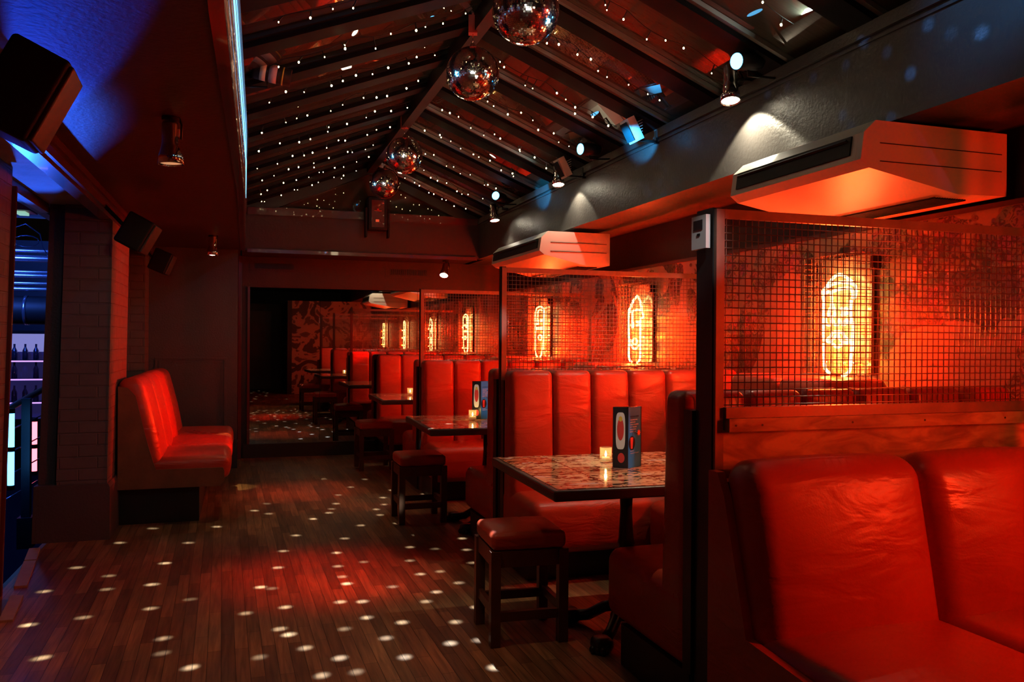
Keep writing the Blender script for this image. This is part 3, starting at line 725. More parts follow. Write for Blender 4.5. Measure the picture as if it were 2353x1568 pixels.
# menus: three-sided standing card
FONT = None
def text(s, size, mat_, parent, M, name='lettering', align='LEFT'):
    cu = bpy.data.curves.new(name, 'FONT'); cu.body = s; cu.size = size; cu.align_x = align; cu.extrude = .0002
    cu.materials.append(mat_); o = bpy.data.objects.new(name, cu); C.objects.link(o)
    dg = bpy.context.evaluated_depsgraph_get(); me = bpy.data.meshes.new_from_object(o.evaluated_get(dg))
    bpy.data.objects.remove(o); me.transform(M)
    q = bpy.data.objects.new(name, me); C.objects.link(q)
    q.parent = parent; return q
def menu(label, loc, rz, H=.27):
    t = thing('menu_card', label, 'menu', loc, rz, 'standing menu cards')
    # plan: black face from A to B, blue face from B to D
    A = Vector((-.072,.005)); B_ = Vector((-.022,-.045)); D = Vector((.072,-.002)); th = .0016
    def panel(p,q,name,m):
        d = (q-p).normalized(); n = Vector((d.y,-d.x))
        P = [p,q,q-n*th,p-n*th]
        o = MB().prism([(v.x,v.y) for v in P],2,.0005,H).build(name,m,t)
        X = Vector((d.x,d.y,0)); Z = Vector((0,0,1)); Nn = Vector((n.x,n.y,0))
        M = Matrix((( X.x,Z.x,Nn.x,p.x+n.x*.0003),(X.y,Z.y,Nn.y,p.y+n.y*.0003),(X.z,Z.z,Nn.z,0),(0,0,0,1)))
        return o, M, (q-p).length
    ob, Mb, Lb = panel(A,B_,'black_panel',card_black)
    def decal(mb_, M, name, m, par): mb_.xf(M); return mb_.build(name, m, par)
    def disc(cx,cy,rx,ry,z=.0004,n=24,p=2.):
        pts = []
        for i in range(n):
            c,s_ = math.cos(2*PI*i/n), math.sin(2*PI*i/n)
            pts.append((cx+rx*math.copysign(abs(c)**(2/p),c), cy+ry*math.copysign(abs(s_)**(2/p),s_), z))
        return MB().add(pts,[tuple(range(n))])
    decal(disc(Lb*.5,.165,Lb*.30,.082,.0003,32,4.),Mb,'white_badge',cream,ob)
    decal(disc(Lb*.5,.172,Lb*.22,.05,.0005),Mb,'red_badge',text_red,ob)
    decal(disc(Lb*.5,.218,Lb*.12,.012,.0006),Mb,'yellow_mark',yellow_print,ob)
    decal(disc(Lb*.55,.045,Lb*.22,.022,.0004),Mb,'red_emblem',text_red,ob)
    ob2, M2, L2 = panel(B_,D,'blue_panel',card_blue)
    text('COCKTAIL BOMBS', .0085, card_black, ob2, M2@Matrix.Translation((.012,H-.045,.0002)))
    for i,s_ in enumerate(('THROWDOWN','LEMONADE','CHERRY SLAMMER','HOT TODDIES','SOUR SLINGS','RUM BOMBS')):
        text(s_, .0082, text_pale, ob2, M2@Matrix.Translation((.012,H-.060-.0105*i,.0002)))
    decal(disc(.028,.110,.026,.032,.0003),M2,'bomb_shape',card_black,ob2)
    decal(MB().add([(.016,.135,.0005),(.038,.135,.0005),(.034,.085,.0005),(.02,.085,.0005)],[(0,1,2,3)]),M2,'red_glass_print',text_red,ob2)
    fz = MB(); pts = [(.03,.142),(.036,.158),(.048,.163),(.058,.152),(.066,.148),(.078,.152)]
    for i in range(len(pts)-1):
        (x0,y0),(x1,y1) = pts[i],pts[i+1]; fz.add([(x0,y0-.0022,.0004),(x1,y1-.0022,.0004),(x1,y1+.0022,.0004),(x0,y0+.0022,.0004)],[(0,1,2,3)])
    decal(fz,M2,'fuse_print',card_black,ob2)
    sp = []
    for i in range(16):
        r = .016 if i%2==0 else .0085; a = 2*PI*i/16; sp.append((.083+r*math.cos(a), .153+r*math.sin(a), .0006))
    decal(MB().add(sp,[tuple(range(16))]),M2,'spark_print',orange_print,ob2)
    text('WHERE IS', .007, text_pale, ob2, M2@Matrix.Translation((.014,.072,.0002)))
    text('THE PARTY TONIGHT', .007, text_pale, ob2, M2@Matrix.Translation((.014,.062,.0002)))
    panel(D,A,'back_panel',card_black)
    return t
menu('standing three-sided menu card in dark blue on the foreground table', (1.645,3.36,.7355), .10)
menu('standing three-sided menu card in bright blue on the second table', (1.64,5.70,.7355), .05)
# ------------------------------------------------------------------ air conditioners
def aircon(label, y0, y1, x0, x1):
    t = thing('air_conditioner', label, 'air conditioner', (x1,(y0+y1)/2,2.0), 0, 'ceiling air conditioning units')
    h = (y1-y0)/2; W = x1-x0
    zt,zb,zr = .155,-.03,-.10
    # profile in x-z (local x negative towards the aisle)
    prof = [(-W+.015,zt-.05),(-W+.07,zt),(-.002,zt),(-.002,zr),(-W*.35,zr-.006),(-W+.04,zb),(-W+.0,zb+.03)]
    MB().prism(prof,1,-h+.03,h-.03).build('casing', ac_white, t)
    for s_ in (-1,1):
        e = MB().prism([(p[0]*1.0,p[1]) for p in prof],1,s_*h-(.03 if s_>0 else 0)+.0005,s_*h+(.03 if s_<0 else 0)-.0005)
        eo = e.build('end_cap', ac_white, t)
        g = MB()
        for z in (.07,.0): g.bb((-W+.09,s_*h-.002 if s_<0 else s_*h-.0005,z-.003),(-.03,s_*h+.0005 if s_<0 else s_*h+.002,z))
        g.build('panel_seam', rubber, eo)
    # front outlet
    MB().prism([(-W-.004,zb+.055),(-W+.006,zt-.055),(-W+.02,zt-.055),(-W+.02,zb+.055)],1,-h+.06,h-.05).build('air_outlet', rubber, t)
    MB().box((-W-.006,0,(zt+zb)/2+.02),(.012,2*h-.14,.006),(0,.5,0)).build('louvre', rubber, t)
    g = MB()
    for i in range(13):
        x = -W*.40+i*.013; g.bb((x,-h+.08,zr-.0135),(x+.005,h-.08,zr-.0065))
    g.build('intake_grille', rubber, t)
    MB().box((-W+.16,-h+.12,zb-.0145),(.11,.05,.002),(0,.18,0)).build('rating_plate', cream, t)
    return t
aircon('large air conditioner above the biggest mesh screen, underside glowing orange', 2.585,3.47,2.24,2.97)
aircon('smaller-looking air conditioner farther back above the middle mesh screen', 6.05,7.35,2.20,2.80)
# ------------------------------------------------------------------ spotlights
def spotfix(label, loc, aim, faceM, L=.17, group='chrome ceiling spotlights', stem=None):
    t = thing('spotlight', label, 'spotlight', loc, 0, group)
    d = Vector(aim).normalized()
    a = -d*L*.5
    MB().lathe([(.001,0),(.030,.002),(.033,.012),(.033,.085*L/.17),(.036,.10*L/.17),(.047,.135*L/.17),(.050,L),(.046,L),(.043,.135*L/.17),(.001,.12*L/.17)], a, d, 20).build('lamp_body', chrome, t)
    MB().lathe([(.0005,L-.012),(.046,L-.012),(.0465,L-.008),(.0005,L-.001)], a, d, 18).build('lamp_lens', faceM, t)
    side = d.cross(Vector((0,1,.2))).normalized()
    m_ = MB().tube([a*.2+side*.04,a*.9+side*.045,a*1.35+side*.03],.005,6)
    tops = Vector(stem) if stem else a*1.5
    m_.tube([a*1.35+side*.03, tops],.007,6)
    m_.cyl(tops, tops+Vector((0,0,.012)), .035,.035,14)
    m_.build('bracket', black_metal, t)
    MB().box(a*.5+side*.034+Vector((0,0,.0)),(.004,.02,.03)).build('rating_label', cream, t)
    return t
spotfix('brightest chrome spotlight, flaring on the right fascia above the large air conditioner',(2.33,3.62,2.60),(-.10,-.22,-1),lampface,L=.2,stem=(.10,.02,.02))
spotfix('lit chrome spotlight on the right fascia, second from the near end',(2.33,6.0,2.585),(-.05,-.25,-1),lampface,stem=(.10,.02,.02))
spotfix('lit chrome spotlight at the far end of the right fascia by the gable',(2.31,7.65,2.53),(.05,-.25,-1),lampface,stem=(.12,.02,.04))
spotfix('unlit-looking chrome spotlight nearest on the dark left ceiling',(-.277,3.6,2.085),(.03,0,-1),lampdim,stem=(0,0,.09))
spotfix('small chrome spotlight farther back on the left ceiling',(-.244,7.6,2.10),(0,0,-1),lampface,stem=(0,0,.075))
spotfix('tilted chrome spotlight under the back ceiling above the third mesh screen',(2.15,9.0,2.08),(-.25,-.5,-.8),lampface,stem=(.02,.05,.095))
def pinspot(label, loc, aim, faceM=blueface, L=.16):
    t = thing('pin_spot', label, 'spotlight', loc, 0, 'blue pin spots along the right fascia')
    d = Vector(aim).normalized(); a = -d*L*.5
    MB().lathe([(.001,0),(.04,.003),(.043,.02),(.043,L),(.038,L),(.038,L-.02),(.001,L-.02)],a,d,18).build('can', rubber, t)
    MB().lathe([(.0005,L-.006),(.0375,L-.006),(.0375,L+.002),(.0005,L+.006)],a,d,18).build('lens', faceM, t)
    MB().tube([(0,0,-.04),(.0,0,-.07),(XF-loc[0]-.02,0,ZE-loc[2]-.04)],.006,6).build('bracket', black_metal, t)
pinspot('black pin spot with a round blue lens above the brightest spotlight',(2.30,3.42,2.645),(-.95,-.25,-.18))
pinspot('black pin spot with a blue lens at the middle of the right fascia',(2.30,5.32,2.635),(-.95,-.25,-.1))
pinspot('black pin spot with a blue lens at the gable end of the right fascia',(2.29,7.40,2.64),(-.7,-.7,.0))
def flood(label, loc):
    t = thing('flood_light', label, 'floodlight', loc, 0, 'small floodlights along the right fascia')
    MB().box((0,0,.0),(.05,.11,.15),(0,-.5,0)).build('housing', white_pl, t)
    m_ = MB()
    for i in range(7): m_.box((.035,0,-.055+i*.018),(.03,.10,.004),(0,-.5,0))
    m_.build('cooling_fins', white_pl, t)
    MB().box((-.033,0,-.018),(.003,.09,.12),(0,-.5,0)).build('glass_front', teal_glass, t)
    MB().bb((.01,-.012,-.065),(.168,.012,-.053)).bb((.16,-.012,-.07),(.184,.012,.01)).build('bracket', black_metal, t)
flood('white floodlight box lit blue on the right fascia, nearer of two',(2.29,4.64,2.605))
flood('white floodlight box on the right fascia beside the second chrome spotlight',(2.29,5.80,2.60))
# par can, left
t = thing('par_can','black par can with white and red stickers on the left fascia edge','spotlight',(.14,4.5,2.685))
d = Vector((.97,-.05,-.16)).normalized(); q = -d*.10
MB().lathe([(.001,0),(.042,.004),(.046,.02),(.046,.2),(.041,.2),(.041,.18),(.001,.18)],q,d,20).build('can', rubber, t)
MB().lathe([(.0465,.045),(.0472,.045),(.0472,.075),(.0465,.075)],q,d,20).build('barcode_label', cream, t)
MB().lathe([(.0465,.09),(.0472,.09),(.0472,.13),(.0465,.13)],q,d,20).build('rating_label', mat('pink_label',(.7,.45,.4),.5), t)
MB().lathe([(.0465,.155),(.0472,.155),(.0472,.163),(.0465,.163)],q,d,20).build('warning_label', yellow_print, t)
MB().tube([(-.02,0,-.045),(-.02,0,-.075),(-.155,.0,-.08)],.006,6).build('bracket', black_metal, t)
# effect projector below the last ball
t = thing('effect_projector','black moving-light projector mounted on the end wall under the last mirror ball','projector',(1.335,YE-.12,2.36))
MB().rbox((-.105,-.06,.07),(.105,.06,.42),.02,2).build('housing', rubber, t)
MB().bb((-.125,-.05,.0),(-.107,.05,.30)).bb((.107,-.05,.0),(.125,.05,.30)).build('yoke', rubber, t)
MB().bb((-.065,-.064,.10),(.065,-.0605,.38)).build('face_plate', red_glossy, t)
MB().bb((-.024,-.067,.155),(.012,-.0645,.18)).build('display', screen_red, t)
MB().bb((-.038,-.067,.268),(.038,-.0645,.273)).prism([(-.012,.278),(.012,.278),(.008,.292),(-.008,.292)],1,-.067,-.0645).build('emblem', text_red, t)
m_ = MB()
for i in range(4): m_.cyl((-.024+i*.012,-.0675,.145),(-.024+i*.012,-.0645,.145),.002,.002,6)
m_.build('buttons', text_red, t)
MB().bb((-.02,.061,.18),(.02,.118,.30)).build('wall_bracket', black_metal, t)
# speakers
def speaker(label, loc, rz, s, tilt=.5):
    t = thing('speaker', label, 'speaker', loc, 0, 'black speakers on the left beam')
    m_ = MB().rbox((-.5*s[0],-.5*s[1],-.5*s[2]),(.5*s[0],.5*s[1],.5*s[2]),.015,2)
    R = (Matrix.Rotation(rz,4,'Z')@Matrix.Rotation(tilt,4,'Y')); m_.xf(R); m_.build('cabinet', rubber, t)
    g = MB().rbox((.5*s[0]-.004,-.46*s[1],-.46*s[2]),(.5*s[0]+.012,.46*s[1],.46*s[2]),.006,1); g.xf(R); g.build('grille', mat('speaker_grille',(.02,.018,.017),.5), t)
    MB().tube([R@Vector((-.5*s[0],0,0)),R@Vector((-.5*s[0]-.03,0,.01)),(-.812-loc[0],0,2.12-loc[2])],.012,8).build('bracket', black_metal, t)
    return t
speaker('large black speaker in the top left corner, on the left beam',(-.585,2.66,1.985),.04,(.16,.19,.26),.45)
speaker('black speaker on the left beam above the brick pillar',(-.60,5.45,1.93),-.1,(.16,.20,.20),.5)
speaker('dark speaker in shadow beside the end wall of the left ceiling',(-.66,7.75,1.96),-.1,(.15,.18,.19),.4)
# vents
def vent(label, x0, x1, z0, z1):
    t = thing('air_vent', label, 'vent', ((x0+x1)/2,YM+.02,(z0+z1)/2), 0, 'air vents over the mirror')
    w = (x1-x0)/2; h = (z1-z0)/2
    MB().bb((-w-.05,-.006,-h-.03),(w+.05,-.0005,-h)).bb((-w-.05,-.006,h),(w+.05,-.0005,h+.03)).bb((-w-.05,-.006,-h),(-w,-.0005,h)).bb((w,-.006,-h),(w+.05,-.0005,h)).build('vent_frame', paint_red, t)
    MB().bb((-w,-.003,-h),(w,-.0005,h)).build('vent_back', blackp, t)
    m_ = MB(); n = int(2*w/.022)
    for i in range(1,n): m_.bb((-w+i*2*w/n-.002,-.010,-h),(-w+i*2*w/n+.002,-.004,h))
    m_.build('vent_slats', black_metal, t)
vent('left air vent above the wall mirror', .13,.545,2.065,2.125)
vent('right air vent above the wall mirror, near the tilted spotlight', 1.61,2.04,2.04,2.105)
# ------------------------------------------------------------------ room seen through the left opening
struct('ceiling_next_room', MB().bb((-4.5,2.6,2.38),(-1.205,8.5,2.44)).bb((-1.20,Y0,2.15),(-.871,8.41,ZS-.003)), plaster_blue)
struct('trim_9', MB().bb((-1.215,4.761,2.09),(-1.17,5.92,2.149)), trimwood)
struct('wall_over_opening', MB().bb((-1.26,Y0,2.1),(-1.201,8.4,2.379)), blackp)
struct('wall_next_room', MB().bb((-5.0,12.6,-2.6),(-1.3,12.7,2.6)), mat('navy_wall',(.03,.03,.05),.5))
struct('floor_next_room', MB().bb((-5.0,3.0,-2.7),(-1.3,12.7,-2.6)), mat('gloss_floor',(.05,.05,.06),.15))
struct('wall_next_room_side', MB().bb((-5.1,2.6,-2.7),(-5.0,12.7,2.6)), mat('navy_wall_b',(.03,.03,.05),.5))
struct('wall_below_opening', MB().bb((-1.24,3.0,-2.6),(-1.165,8.4,-.061)), blackp)
navy = mat('blue_steel_pipe', (.30,.33,.42), .22, metal=.9, var=.15)
pr = [(2.20,.020),(2.12,.035),(1.98,.014),(1.94,.022),(1.86,.016),(1.80,.022)]
for i,(z,r) in enumerate(pr):
    tag(MB().cyl((-4.6,9.75,z),(-1.35,9.75,z),r,r,10).build('ceiling_pipe', navy), ['topmost blue-lit pipe across the next room','thick blue-lit pipe second from the top in the next room','thin bright pipe third from the top in the next room','blue-lit pipe fourth from the top in the next room','thin blue-lit pipe fifth from the top, next room','lowest blue-lit pipe, just above the black duct'][i], 'pipe', 'pipes crossing the next room')
t = thing('ventilation_duct','fat black ventilation duct below the pipes of the next room','duct',(-3,9.8,1.58))
MB().cyl((-1.6,0,0),(1.65,0,0),.15,.15,20).build('duct_tube', rubber, t)
for i in range(7): MB().lathe([(.151,0),(.156,0),(.156,.03),(.151,.03)],(-1.4+i*.45,0,0),(1,0,0),20).build('duct_band', navy, t)
t = thing('window_light_box','pale lit panel glimpsed below the black duct in the next room','light panel',(-2.35,11.6,1.22))
MB().bb((-.5,.0,-.16),(.5,.05,.16)).build('panel_frame', rubber, t)
MB().bb((-.46,-.006,-.12),(.46,-.001,.12)).build('panel_diffuser', emit('pale_panel',(.40,.40,.9),.5), t)
# balustrade with handrails, newel, neon bars
t = thing('stair_balustrade','dark balustrade with brown handrail and square newel past the left opening','railing',(-1.86,8.55,-.62))
MB().bb((-.035,-.04,.0),(.035,.04,1.36)).bb((-.06,-.075,-.0),(.06,.075,.28)).build('newel_post', mat('newel_paint',(.02,.03,.06),.4), t)
MB().tube([(-.18,-.4,1.22),(.12,.5,1.47)],.028,8).build('handrail', stool_wood, t)
m_ = MB()
for z in (.45,.65,.85,1.05): m_.tube([(-.17,-.36,z),(.12,.5,z+.16)],.006,6)
m_.build('rail_wire', navy, t)
def neonbar(label, loc, H, m, g='vertical neon bars past the left opening'):
    t = thing('neon_bar', label, 'neon light', loc, 0, g)
    MB().cyl((0,0,0),(0,0,H),.026,.026,10).build('tube', m, t)
    for z in (0,.5,1): MB().cyl((0,0,H*z-.02),(0,0,H*z+.02),.03,.03,10).build('tube_clip', rubber, t)
neonbar('tall vertical neon bar glowing blue at the far left', (-1.885,8.12,-.0), .66, tube_blue)
neonbar('vertical neon bar glowing white and red beside the newel', (-1.906,9.06,-.02), .52, tube_red)
# tangled bottles/lights region: hanging cables
t = thing('loose_cables','tangle of thin cables hanging under the next room ceiling','cable',(-1.80,8.2,2.312))
m_ = MB()
rnd = random.Random(5)
m_.tube([(-.2,0,.068),(-.2,0,.02),(-.1,.02,-.06),(.0,.0,-.02),(.1,.05,-.10),(.13,.02,-.22),(.2,0,-.34)],.0045,6)
m_.tube(ring3:=[(.0+.10*math.cos(a*.5),.02,-.17+.05*math.sin(a*.5)) for a in range(14)],.0045,6)
m_.build('cable', navy, t)
t = thing('red_stage_light','red boxed stage light under the next room ceiling','stage light',(-1.47,6.6,2.279))
MB().bb((-.07,-.12,-.10),(.07,.12,.1)).build('housing', mat('red_housing',(.5,.02,.015),.4), t)
MB().bb((-.03,-.06,-.118),(.03,.06,-.101)).build('lens_bar', emit('pale_lens',(.4,.8,.6),.7), t)
bar_m = mat('bar_clutter_glass', (.35,.3,.5), .1, metal=.6)
t = thing('bar_shelf','glittering back bar shelf with coloured glow below the duct in the next room','shelf',(-2.2,11.2,.0))
for z in (.50,.78,1.0): MB().bb((-.7,.0,z),(.7,.22,z+.025)).build('shelf_board', navy, t)
MB().bb((-.7,.221,.3),(.7,.25,1.12)).build('back_panel', emit('bar_glow',(.20,.16,.9),.06), t)
for z in (.53,.81,1.03):
    MB().bb((-.69,-.004,z-.028),(.69,-.001,z-.012)).build('shelf_light_strip', emit('shelf_strip',(.55,.30,1.),1.6), t)
for i in range(36):
    x = -.62+(i%12)*.115; z = (.526,.806,1.026)[i//12]
    mm = [bar_m, MATS['pale_lens'], bar_m, MATS['bar_glow'], MATS['shelf_strip']][rnd.randrange(5)] if i%3==0 else bar_m  # some bottles given glowing materials to imitate coloured glitter
    b_ = MB().lathe([(.001,0),(.032,0),(.032,.11),(.012,.15),(.012,.19),(.001,.19)],(0,0,0),(0,0,1),8).build('bar_bottle', mm, None, None, (-2.2+x,11.2+.09,z))
    b_['label'] = 'bottle on the %s shelf of the glowing back bar'%('lower','middle','top')[i//12]; b_['category']='bottle'; b_['group']='bottles on the %s back-bar shelf'%('lower','middle','top')[i//12]
# ------------------------------------------------------------------ lights
def gobo(name, loc, target, energy, col, dots, rin, rout, angle, rad=.01):
    o = lamp('SPOT', name, loc, energy, col, rad, target, angle, .1)
    l = o.data; l.use_nodes = True; nt = l.node_tree; nt.nodes.clear()
    out = nt.nodes.new('ShaderNodeOutputLight'); em = nt.nodes.new('ShaderNodeEmission'); nt.links.new(em.outputs[0], out.inputs[0])
    geo = nt.nodes.new('ShaderNodeNewGeometry')
    vt = nt.nodes.new('ShaderNodeVectorMath'); vt.operation='NORMALIZE'; nt.links.new(geo.outputs['Incoming'], vt.inputs[0])
    acc = None; L0 = Vector(loc)
    for p,b_,sz in dots:
        v = (Vector(p)-L0); dist = v.length; v.normalize()
        ds = nt.nodes.new('ShaderNodeVectorMath'); ds.operation='DISTANCE'; ds.inputs[1].default_value = SGN*v
        nt.links.new(vt.outputs[0], ds.inputs[0])
        mr = nt.nodes.new('ShaderNodeMapRange'); mr.interpolation_type='SMOOTHSTEP'
        mr.inputs[1].default_value = rin*sz/dist; mr.inputs[2].default_value = rout*sz/dist; mr.inputs[3].default_value = b_*dist*dist/6; mr.inputs[4].default_value = 0
        nt.links.new(ds.outputs['Value'], mr.inputs[0])
        if acc is None: acc = mr.outputs[0]
        else:
            a = nt.nodes.new('ShaderNodeMath'); a.operation='ADD'; nt.links.new(acc,a.inputs[0]); nt.links.new(mr.outputs[0],a.inputs[1]); acc = a.outputs[0]
    nt.links.new(acc, em.inputs['Strength'])
    return o
SGN = 1.0
FD = [(585,1174,1),(614,1158,.5),(617,1181,.6),(680,1231,1),(651,1267,1),(639,1305,1.2),(599,1350,1.8),(624,1353,.6),(656,1396,1.6),(565,1410,.9),(643,1446,1),(664,1459,1.8),(701,1490,1.1),(781,1513,1.8),(740,1553,1),(597,1511,.4),(720,1193,1),(756,1179,1),(772,1158,.9),(762,1170,.5),(792,1238,1.1),(773,1271,1.1),(776,1302,1.2),(786,1326,.5),(797,1342,1.4),(836,1292,.5),(829,1208,1),(865,1171,.9),(873,1184,.9),(880,1144,.9),(882,1160,.6),(806,1120,.8),(838,1102,.6),(789,1084,.4),(777,1138,.8),(833,1383,1.6),(782,1384,1),(843,1420,1.2),(792,1446,.5),(887,1467,1.4),(930,1511,1.2),(902,1349,.6),(924,1431,1.4),(979,1383,.7),(1003,1361,1.2),(966,1320,1.2),(1011,1314,.5),(942,1289,1.1),(942,1258,1),(957,1230,.9),(1055,1340,.9),(1085,1294,1.1),(1072,1264,1),(1062,1238,1),(1094,1396,1.1),(1047,1430,1),(1035,1479,1.6),(1100,1472,1),(1136,1535,1.1),(819,1545,.5),(900,1127,.8),(951,1111,.5),(974,1136,.7),(912,1203,.6),(1014,1200,.6),(745,1101,.4),(685,1075,.4),(999,1262,.4),
 (275,1248,.9),(176,1305,1.2),(101,1360,1),(66,1437,1.5),(95,1513,1.3),(191,1420,.8),(245,1355,.5),(251,1324,.4),(498,1211,.9),(351,1215,.7),(433,1248,1),(379,1295,1.1),(349,1344,1.5),(438,1378,.6),(347,1399,1.4),(375,1468,1.2),(437,1535,1.5),(372,1502,.5)]
# floor positions come from the pixel directions of the camera below
CAMZ = 1.3; FPX = 1900.0; yaw = math.atan((1176.5-555)/FPX); roll = .0064; pitch = math.atan((778+roll*(1176.5-555)-784)/FPX)
fw0 = Vector((math.sin(yaw),math.cos(yaw),0)); rt0 = Vector((math.cos(yaw),-math.sin(yaw),0)); up0 = Vector((0,0,1))
fw = fw0*math.cos(pitch)+up0*math.sin(pitch); up = up0*math.cos(pitch)-fw0*math.sin(pitch)
rt = rt0*math.cos(roll)+up*math.sin(roll); upr = up*math.cos(roll)-rt0*math.sin(roll)
def ray(u,v,ax,val):
    r = fw+rt*((u-1176.5)/FPX)-upr*((v-784)/FPX); o = Vector((0,0,CAMZ)); t_ = (val-o[ax])/r[ax]; return o+r*t_
ls = emit('glint_line', (.18,.58,1.), 2.4)  # self-lit tubes stand in for the blue glint on the glossy moulding
t = thing('moulding_glint','thin glowing cyan line imitating a glint on the left skylight moulding','painted glint',(0,3.,2.4))
MB().tube([(-.0375,-1.0,.0),(-.0375,-.6,0),(.021,2.4,0),(.024,3.6,0)],.0034,6).build('glint_tube', ls, t)
MB().tube([(-.0405,-1.0,.13),(-.0405,-.6,.13),(.020,2.4,.13),(.03,4.6,.13)],.0018,6).build('glint_tube', ls, t)
dots = [(ray(u,v,2,0.), b_, 1.) for u,v,b_ in FD]
rnd = random.Random(11)
dots += [(Vector((rnd.uniform(-1.0,1.0),rnd.uniform(-2.6,2.1),0)), rnd.choice((.5,.9,1.2)), 1.) for _ in range(34)]
gobo('mirror_ball_reflections', (1.23,4.51,2.62), (.4,4.0,0), 1150., (.82,.95,1.), dots, .002, .037, 130)
FB = [(1988,97,.8),(2038,120,.3),(1944,150,.35),(1869,179,.4),(1810,201,.3),(2133,57,1),(2255,75,1),(2185,75,.3),(2092,169,1),(1936,265,.6),(1955,290,.3),(1764,217,.4),(2047,271,.4),
 (1516,419,.5),(1485,433,.6),(1492,447,.7),(1525,447,.7),(1521,381,.3),(1503,376,.4),(1488,363,.4),(1512,365,.4),(1554,420,.4),(1452,450,.3),(1465,431,.3),(1474,425,.3),(1530,395,.3),(1466,381,.4),(1429,467,.3),(1233,520,.5),(1240,529,.5),(1220,531,.4),(1249,512,.4),(1228,505,.3),(1262,498,.3),(1205,515,.3)]
gobo('mirror_ball_reflections_blue', (1.2,3.1,2.60), (2.475,3.6,2.4), 120., (.10,.36,1.), [(ray(u,v,0,XF), b_, 1.) for u,v,b_ in FB], .012, .034, 150)
GD = [(ray(u,v,1,YE), .3, 1.) for u,v in ((905,560),(935,535),(960,545),(985,520),(1000,556),(880,530),(860,560),(1030,560),(1010,535),(730,520),(760,545),(950,515),(925,505))]
# white scallops from the chrome fascia spotlights
lamp('SPOT','fascia_spot_glow',(2.36,3.62,2.49),30,(1,.88,.62),.015,(3.16,3.58,0),112,.15)
lamp('SPOT','fascia_spot_glow_b',(2.36,5.92,2.48),11,(1,.88,.62),.015,(3.16,6.0,0),108,.15)
lamp('SPOT','fascia_spot_glow_c',(2.34,7.65,2.42),5,(1,.86,.6),.02,(2.40,7.6,0),100,.3)
lamp('SPOT','left_spot_glow',(-.244,7.6,1.99),95,(1,.70,.28),.012,(-.04,7.6,0),11,.6)
lamp('SPOT','left_near_fill',(-.277,3.6,1.98),7,(1,.80,.45),.03,(-.72,6.4,.7),58,.6)  # added warm fill, set at the dim near-left spotlight
lamp('SPOT','end_wall_glow',(-.15,5.6,2.12),1.2,(1,.80,.45),.02,(-.3,8.75,.8),26,.1)
lamp('SPOT','back_spot_glow',(2.13,8.95,2.0),10,(1,.85,.55),.02,(1.7,8.1,.7),55,.4)
# warm working light from a lamp in the roof near the viewer
lamp('SPOT','roof_par_warm',(.30,3.1,2.6),22,(1,.66,.36),.06,(.15,3.4,0),66,.7)
lamp('SPOT','roof_par_warm_b',(.45,6.2,2.7),16,(1,.66,.36),.05,(.45,6.4,0),56,.7)
# red washes on the floor
lamp('SPOT','par_red',(.22,4.42,2.66),360,(1,.018,.006),.12,(.45,4.65,0),32,1.)
lamp('SPOT','par_red_b',(.15,6.9,2.72),260,(1,.10,.06),.1,(.5,7.3,0),26,1.)
lamp('SPOT','par_red_c',(.7,2.4,2.6),42,(1,.12,.04),.05,(-.35,3.6,.0),66,.8)
lamp('SPOT','neon_red_boost',(2.62,7.58,1.5),620,(1,.010,.002),.04,(-.83,6.75,1.1),40,.4)  # added red spot reinforcing the third neon sign towards pillar and left bench
# blue pin spots
lamp('SPOT','pin_blue',(2.10,4.45,2.48),60,(.03,.42,1.),.02,(2.44,4.78,2.60),36,.5)
lamp('SPOT','pin_blue_b',(2.12,6.35,2.48),45,(.03,.42,1.),.02,(2.46,6.66,2.56),34,.5)
lamp('SPOT','pin_blue_c',(2.05,2.1,2.74),9,(.06,.40,1.),.03,(2.475,2.2,2.58),75,.8)
lamp('SPOT','menu_fill',(1.1,.9,2.7),110,(.9,.95,1),.03,(1.62,3.38,.87),7,.5)  # unseen spots added to brighten the menu cards
lamp('SPOT','menu_fill_b',(.9,2.4,2.6),200,(.9,.95,1),.03,(1.655,5.69,.88),4.2,.5)
lamp('SPOT','table_spot',(2.31,3.61,2.47),34,(1,.80,.45),.03,(1.62,3.42,.735),34,.5)
lamp('AREA','roof_fill',(2.33,4.7,2.75),4.,(.7,.95,.85),.1,(1.5,4.6,2.9))  # added cool fill for the roof flanges; the floodlights give no light themselves
lamp('AREA','roof_fill_b',(2.33,5.92,2.75),4.,(.7,.95,.85),.1,(1.5,5.8,2.9))
lamp('AREA','roof_fill_c',(2.33,3.0,2.75),4.,(.7,.95,.85),.1,(1.5,2.9,2.9))
lamp('SPOT','pin_blue_fascia',(.9,1.6,2.75),14,(.12,.55,1.),.02,(-.03,3.6,2.4),50,.5)
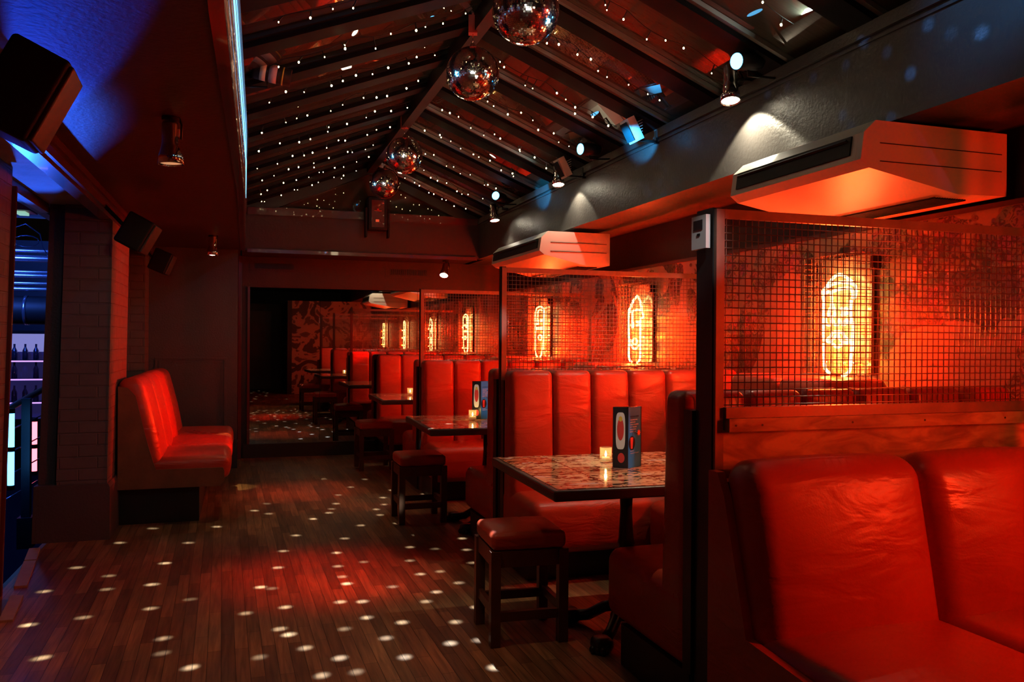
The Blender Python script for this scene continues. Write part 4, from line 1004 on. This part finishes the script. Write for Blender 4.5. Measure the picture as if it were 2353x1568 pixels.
for bx,by,bz in BALLS[:4]:
    k = 1. if by < 5 else 1.2
    if by > 4: lamp('SPOT','par_blue_ball',(.30,by-.02,bz-.11),130*k,(.07,.5,1.),.12,(bx,by,bz),13,.2)
    else: lamp('SPOT','pin_blue_ball',(2.30,by-.23,bz-.42),170,(.07,.5,1.),.12,(bx,by,bz),13,.2)
    lamp('SPOT','par_red_ball',(2.28,by-.72,bz-.16),150*k,(1,.035,.012),.12,(bx,by,bz),12,.2)
    lamp('SPOT','par_white_ball',(.9,by-1.3,bz-.30),60*k,(1,.9,.72),.10,(bx,by,bz),11,.2)
for y_ in (2.3,3.9,5.5,7.1): lamp('POINT','fairy_glow',(1.25,y_,2.52),1.3,(1,.80,.48),.05)
# blue room
lamp('SPOT','next_room_blue',(-1.52,6.95,.85),260,(.02,.12,1.),.05,(-1.10,4.7,2.15),24,.4)
lamp('SPOT','next_room_blue_c',(-2.4,6.2,.2),110,(.03,.13,1.),.06,(-1.8,7.2,2.38),60,.4)
lamp('AREA','next_room_blue_b',(-2.6,8.7,2.3),70,(.05,.16,1.),.5,(-2.1,9.8,1.9))
lamp('SPOT','blue_through_opening',(-1.49,6.6,1.3),150,(.006,.07,1.),.02,(-.70,2.72,2.19),11,.2)
# ------------------------------------------------------------------ world, camera, view
w = bpy.data.worlds.new('World'); sc.world = w; w.use_nodes = True
w.node_tree.nodes['Background'].inputs[0].default_value = (.010,.006,.005,1); w.node_tree.nodes['Background'].inputs[1].default_value = .12
cam = bpy.data.cameras.new('Camera'); co = bpy.data.objects.new('Camera', cam); C.objects.link(co)
cam.sensor_width = 36; cam.lens = 36*FPX/2353; cam.clip_start = .05; cam.clip_end = 100
M = Matrix((rt, upr, -fw)).transposed().to_4x4(); M.translation = (0,0,CAMZ); co.matrix_world = M
sc.camera = co
sc.view_settings.view_transform = 'Standard'; sc.view_settings.look = 'None'; sc.view_settings.gamma = 1; sc.view_settings.use_curve_mapping = False
sc.view_settings.exposure = 0.0
sc.cycles.use_denoising = True; sc.cycles.max_bounces = 8; sc.cycles.diffuse_bounces = 3; sc.cycles.glossy_bounces = 4; sc.cycles.transmission_bounces = 4
sc.cycles.caustics_reflective = False; sc.cycles.caustics_refractive = False
sc.cycles.sample_clamp_indirect = 4.0
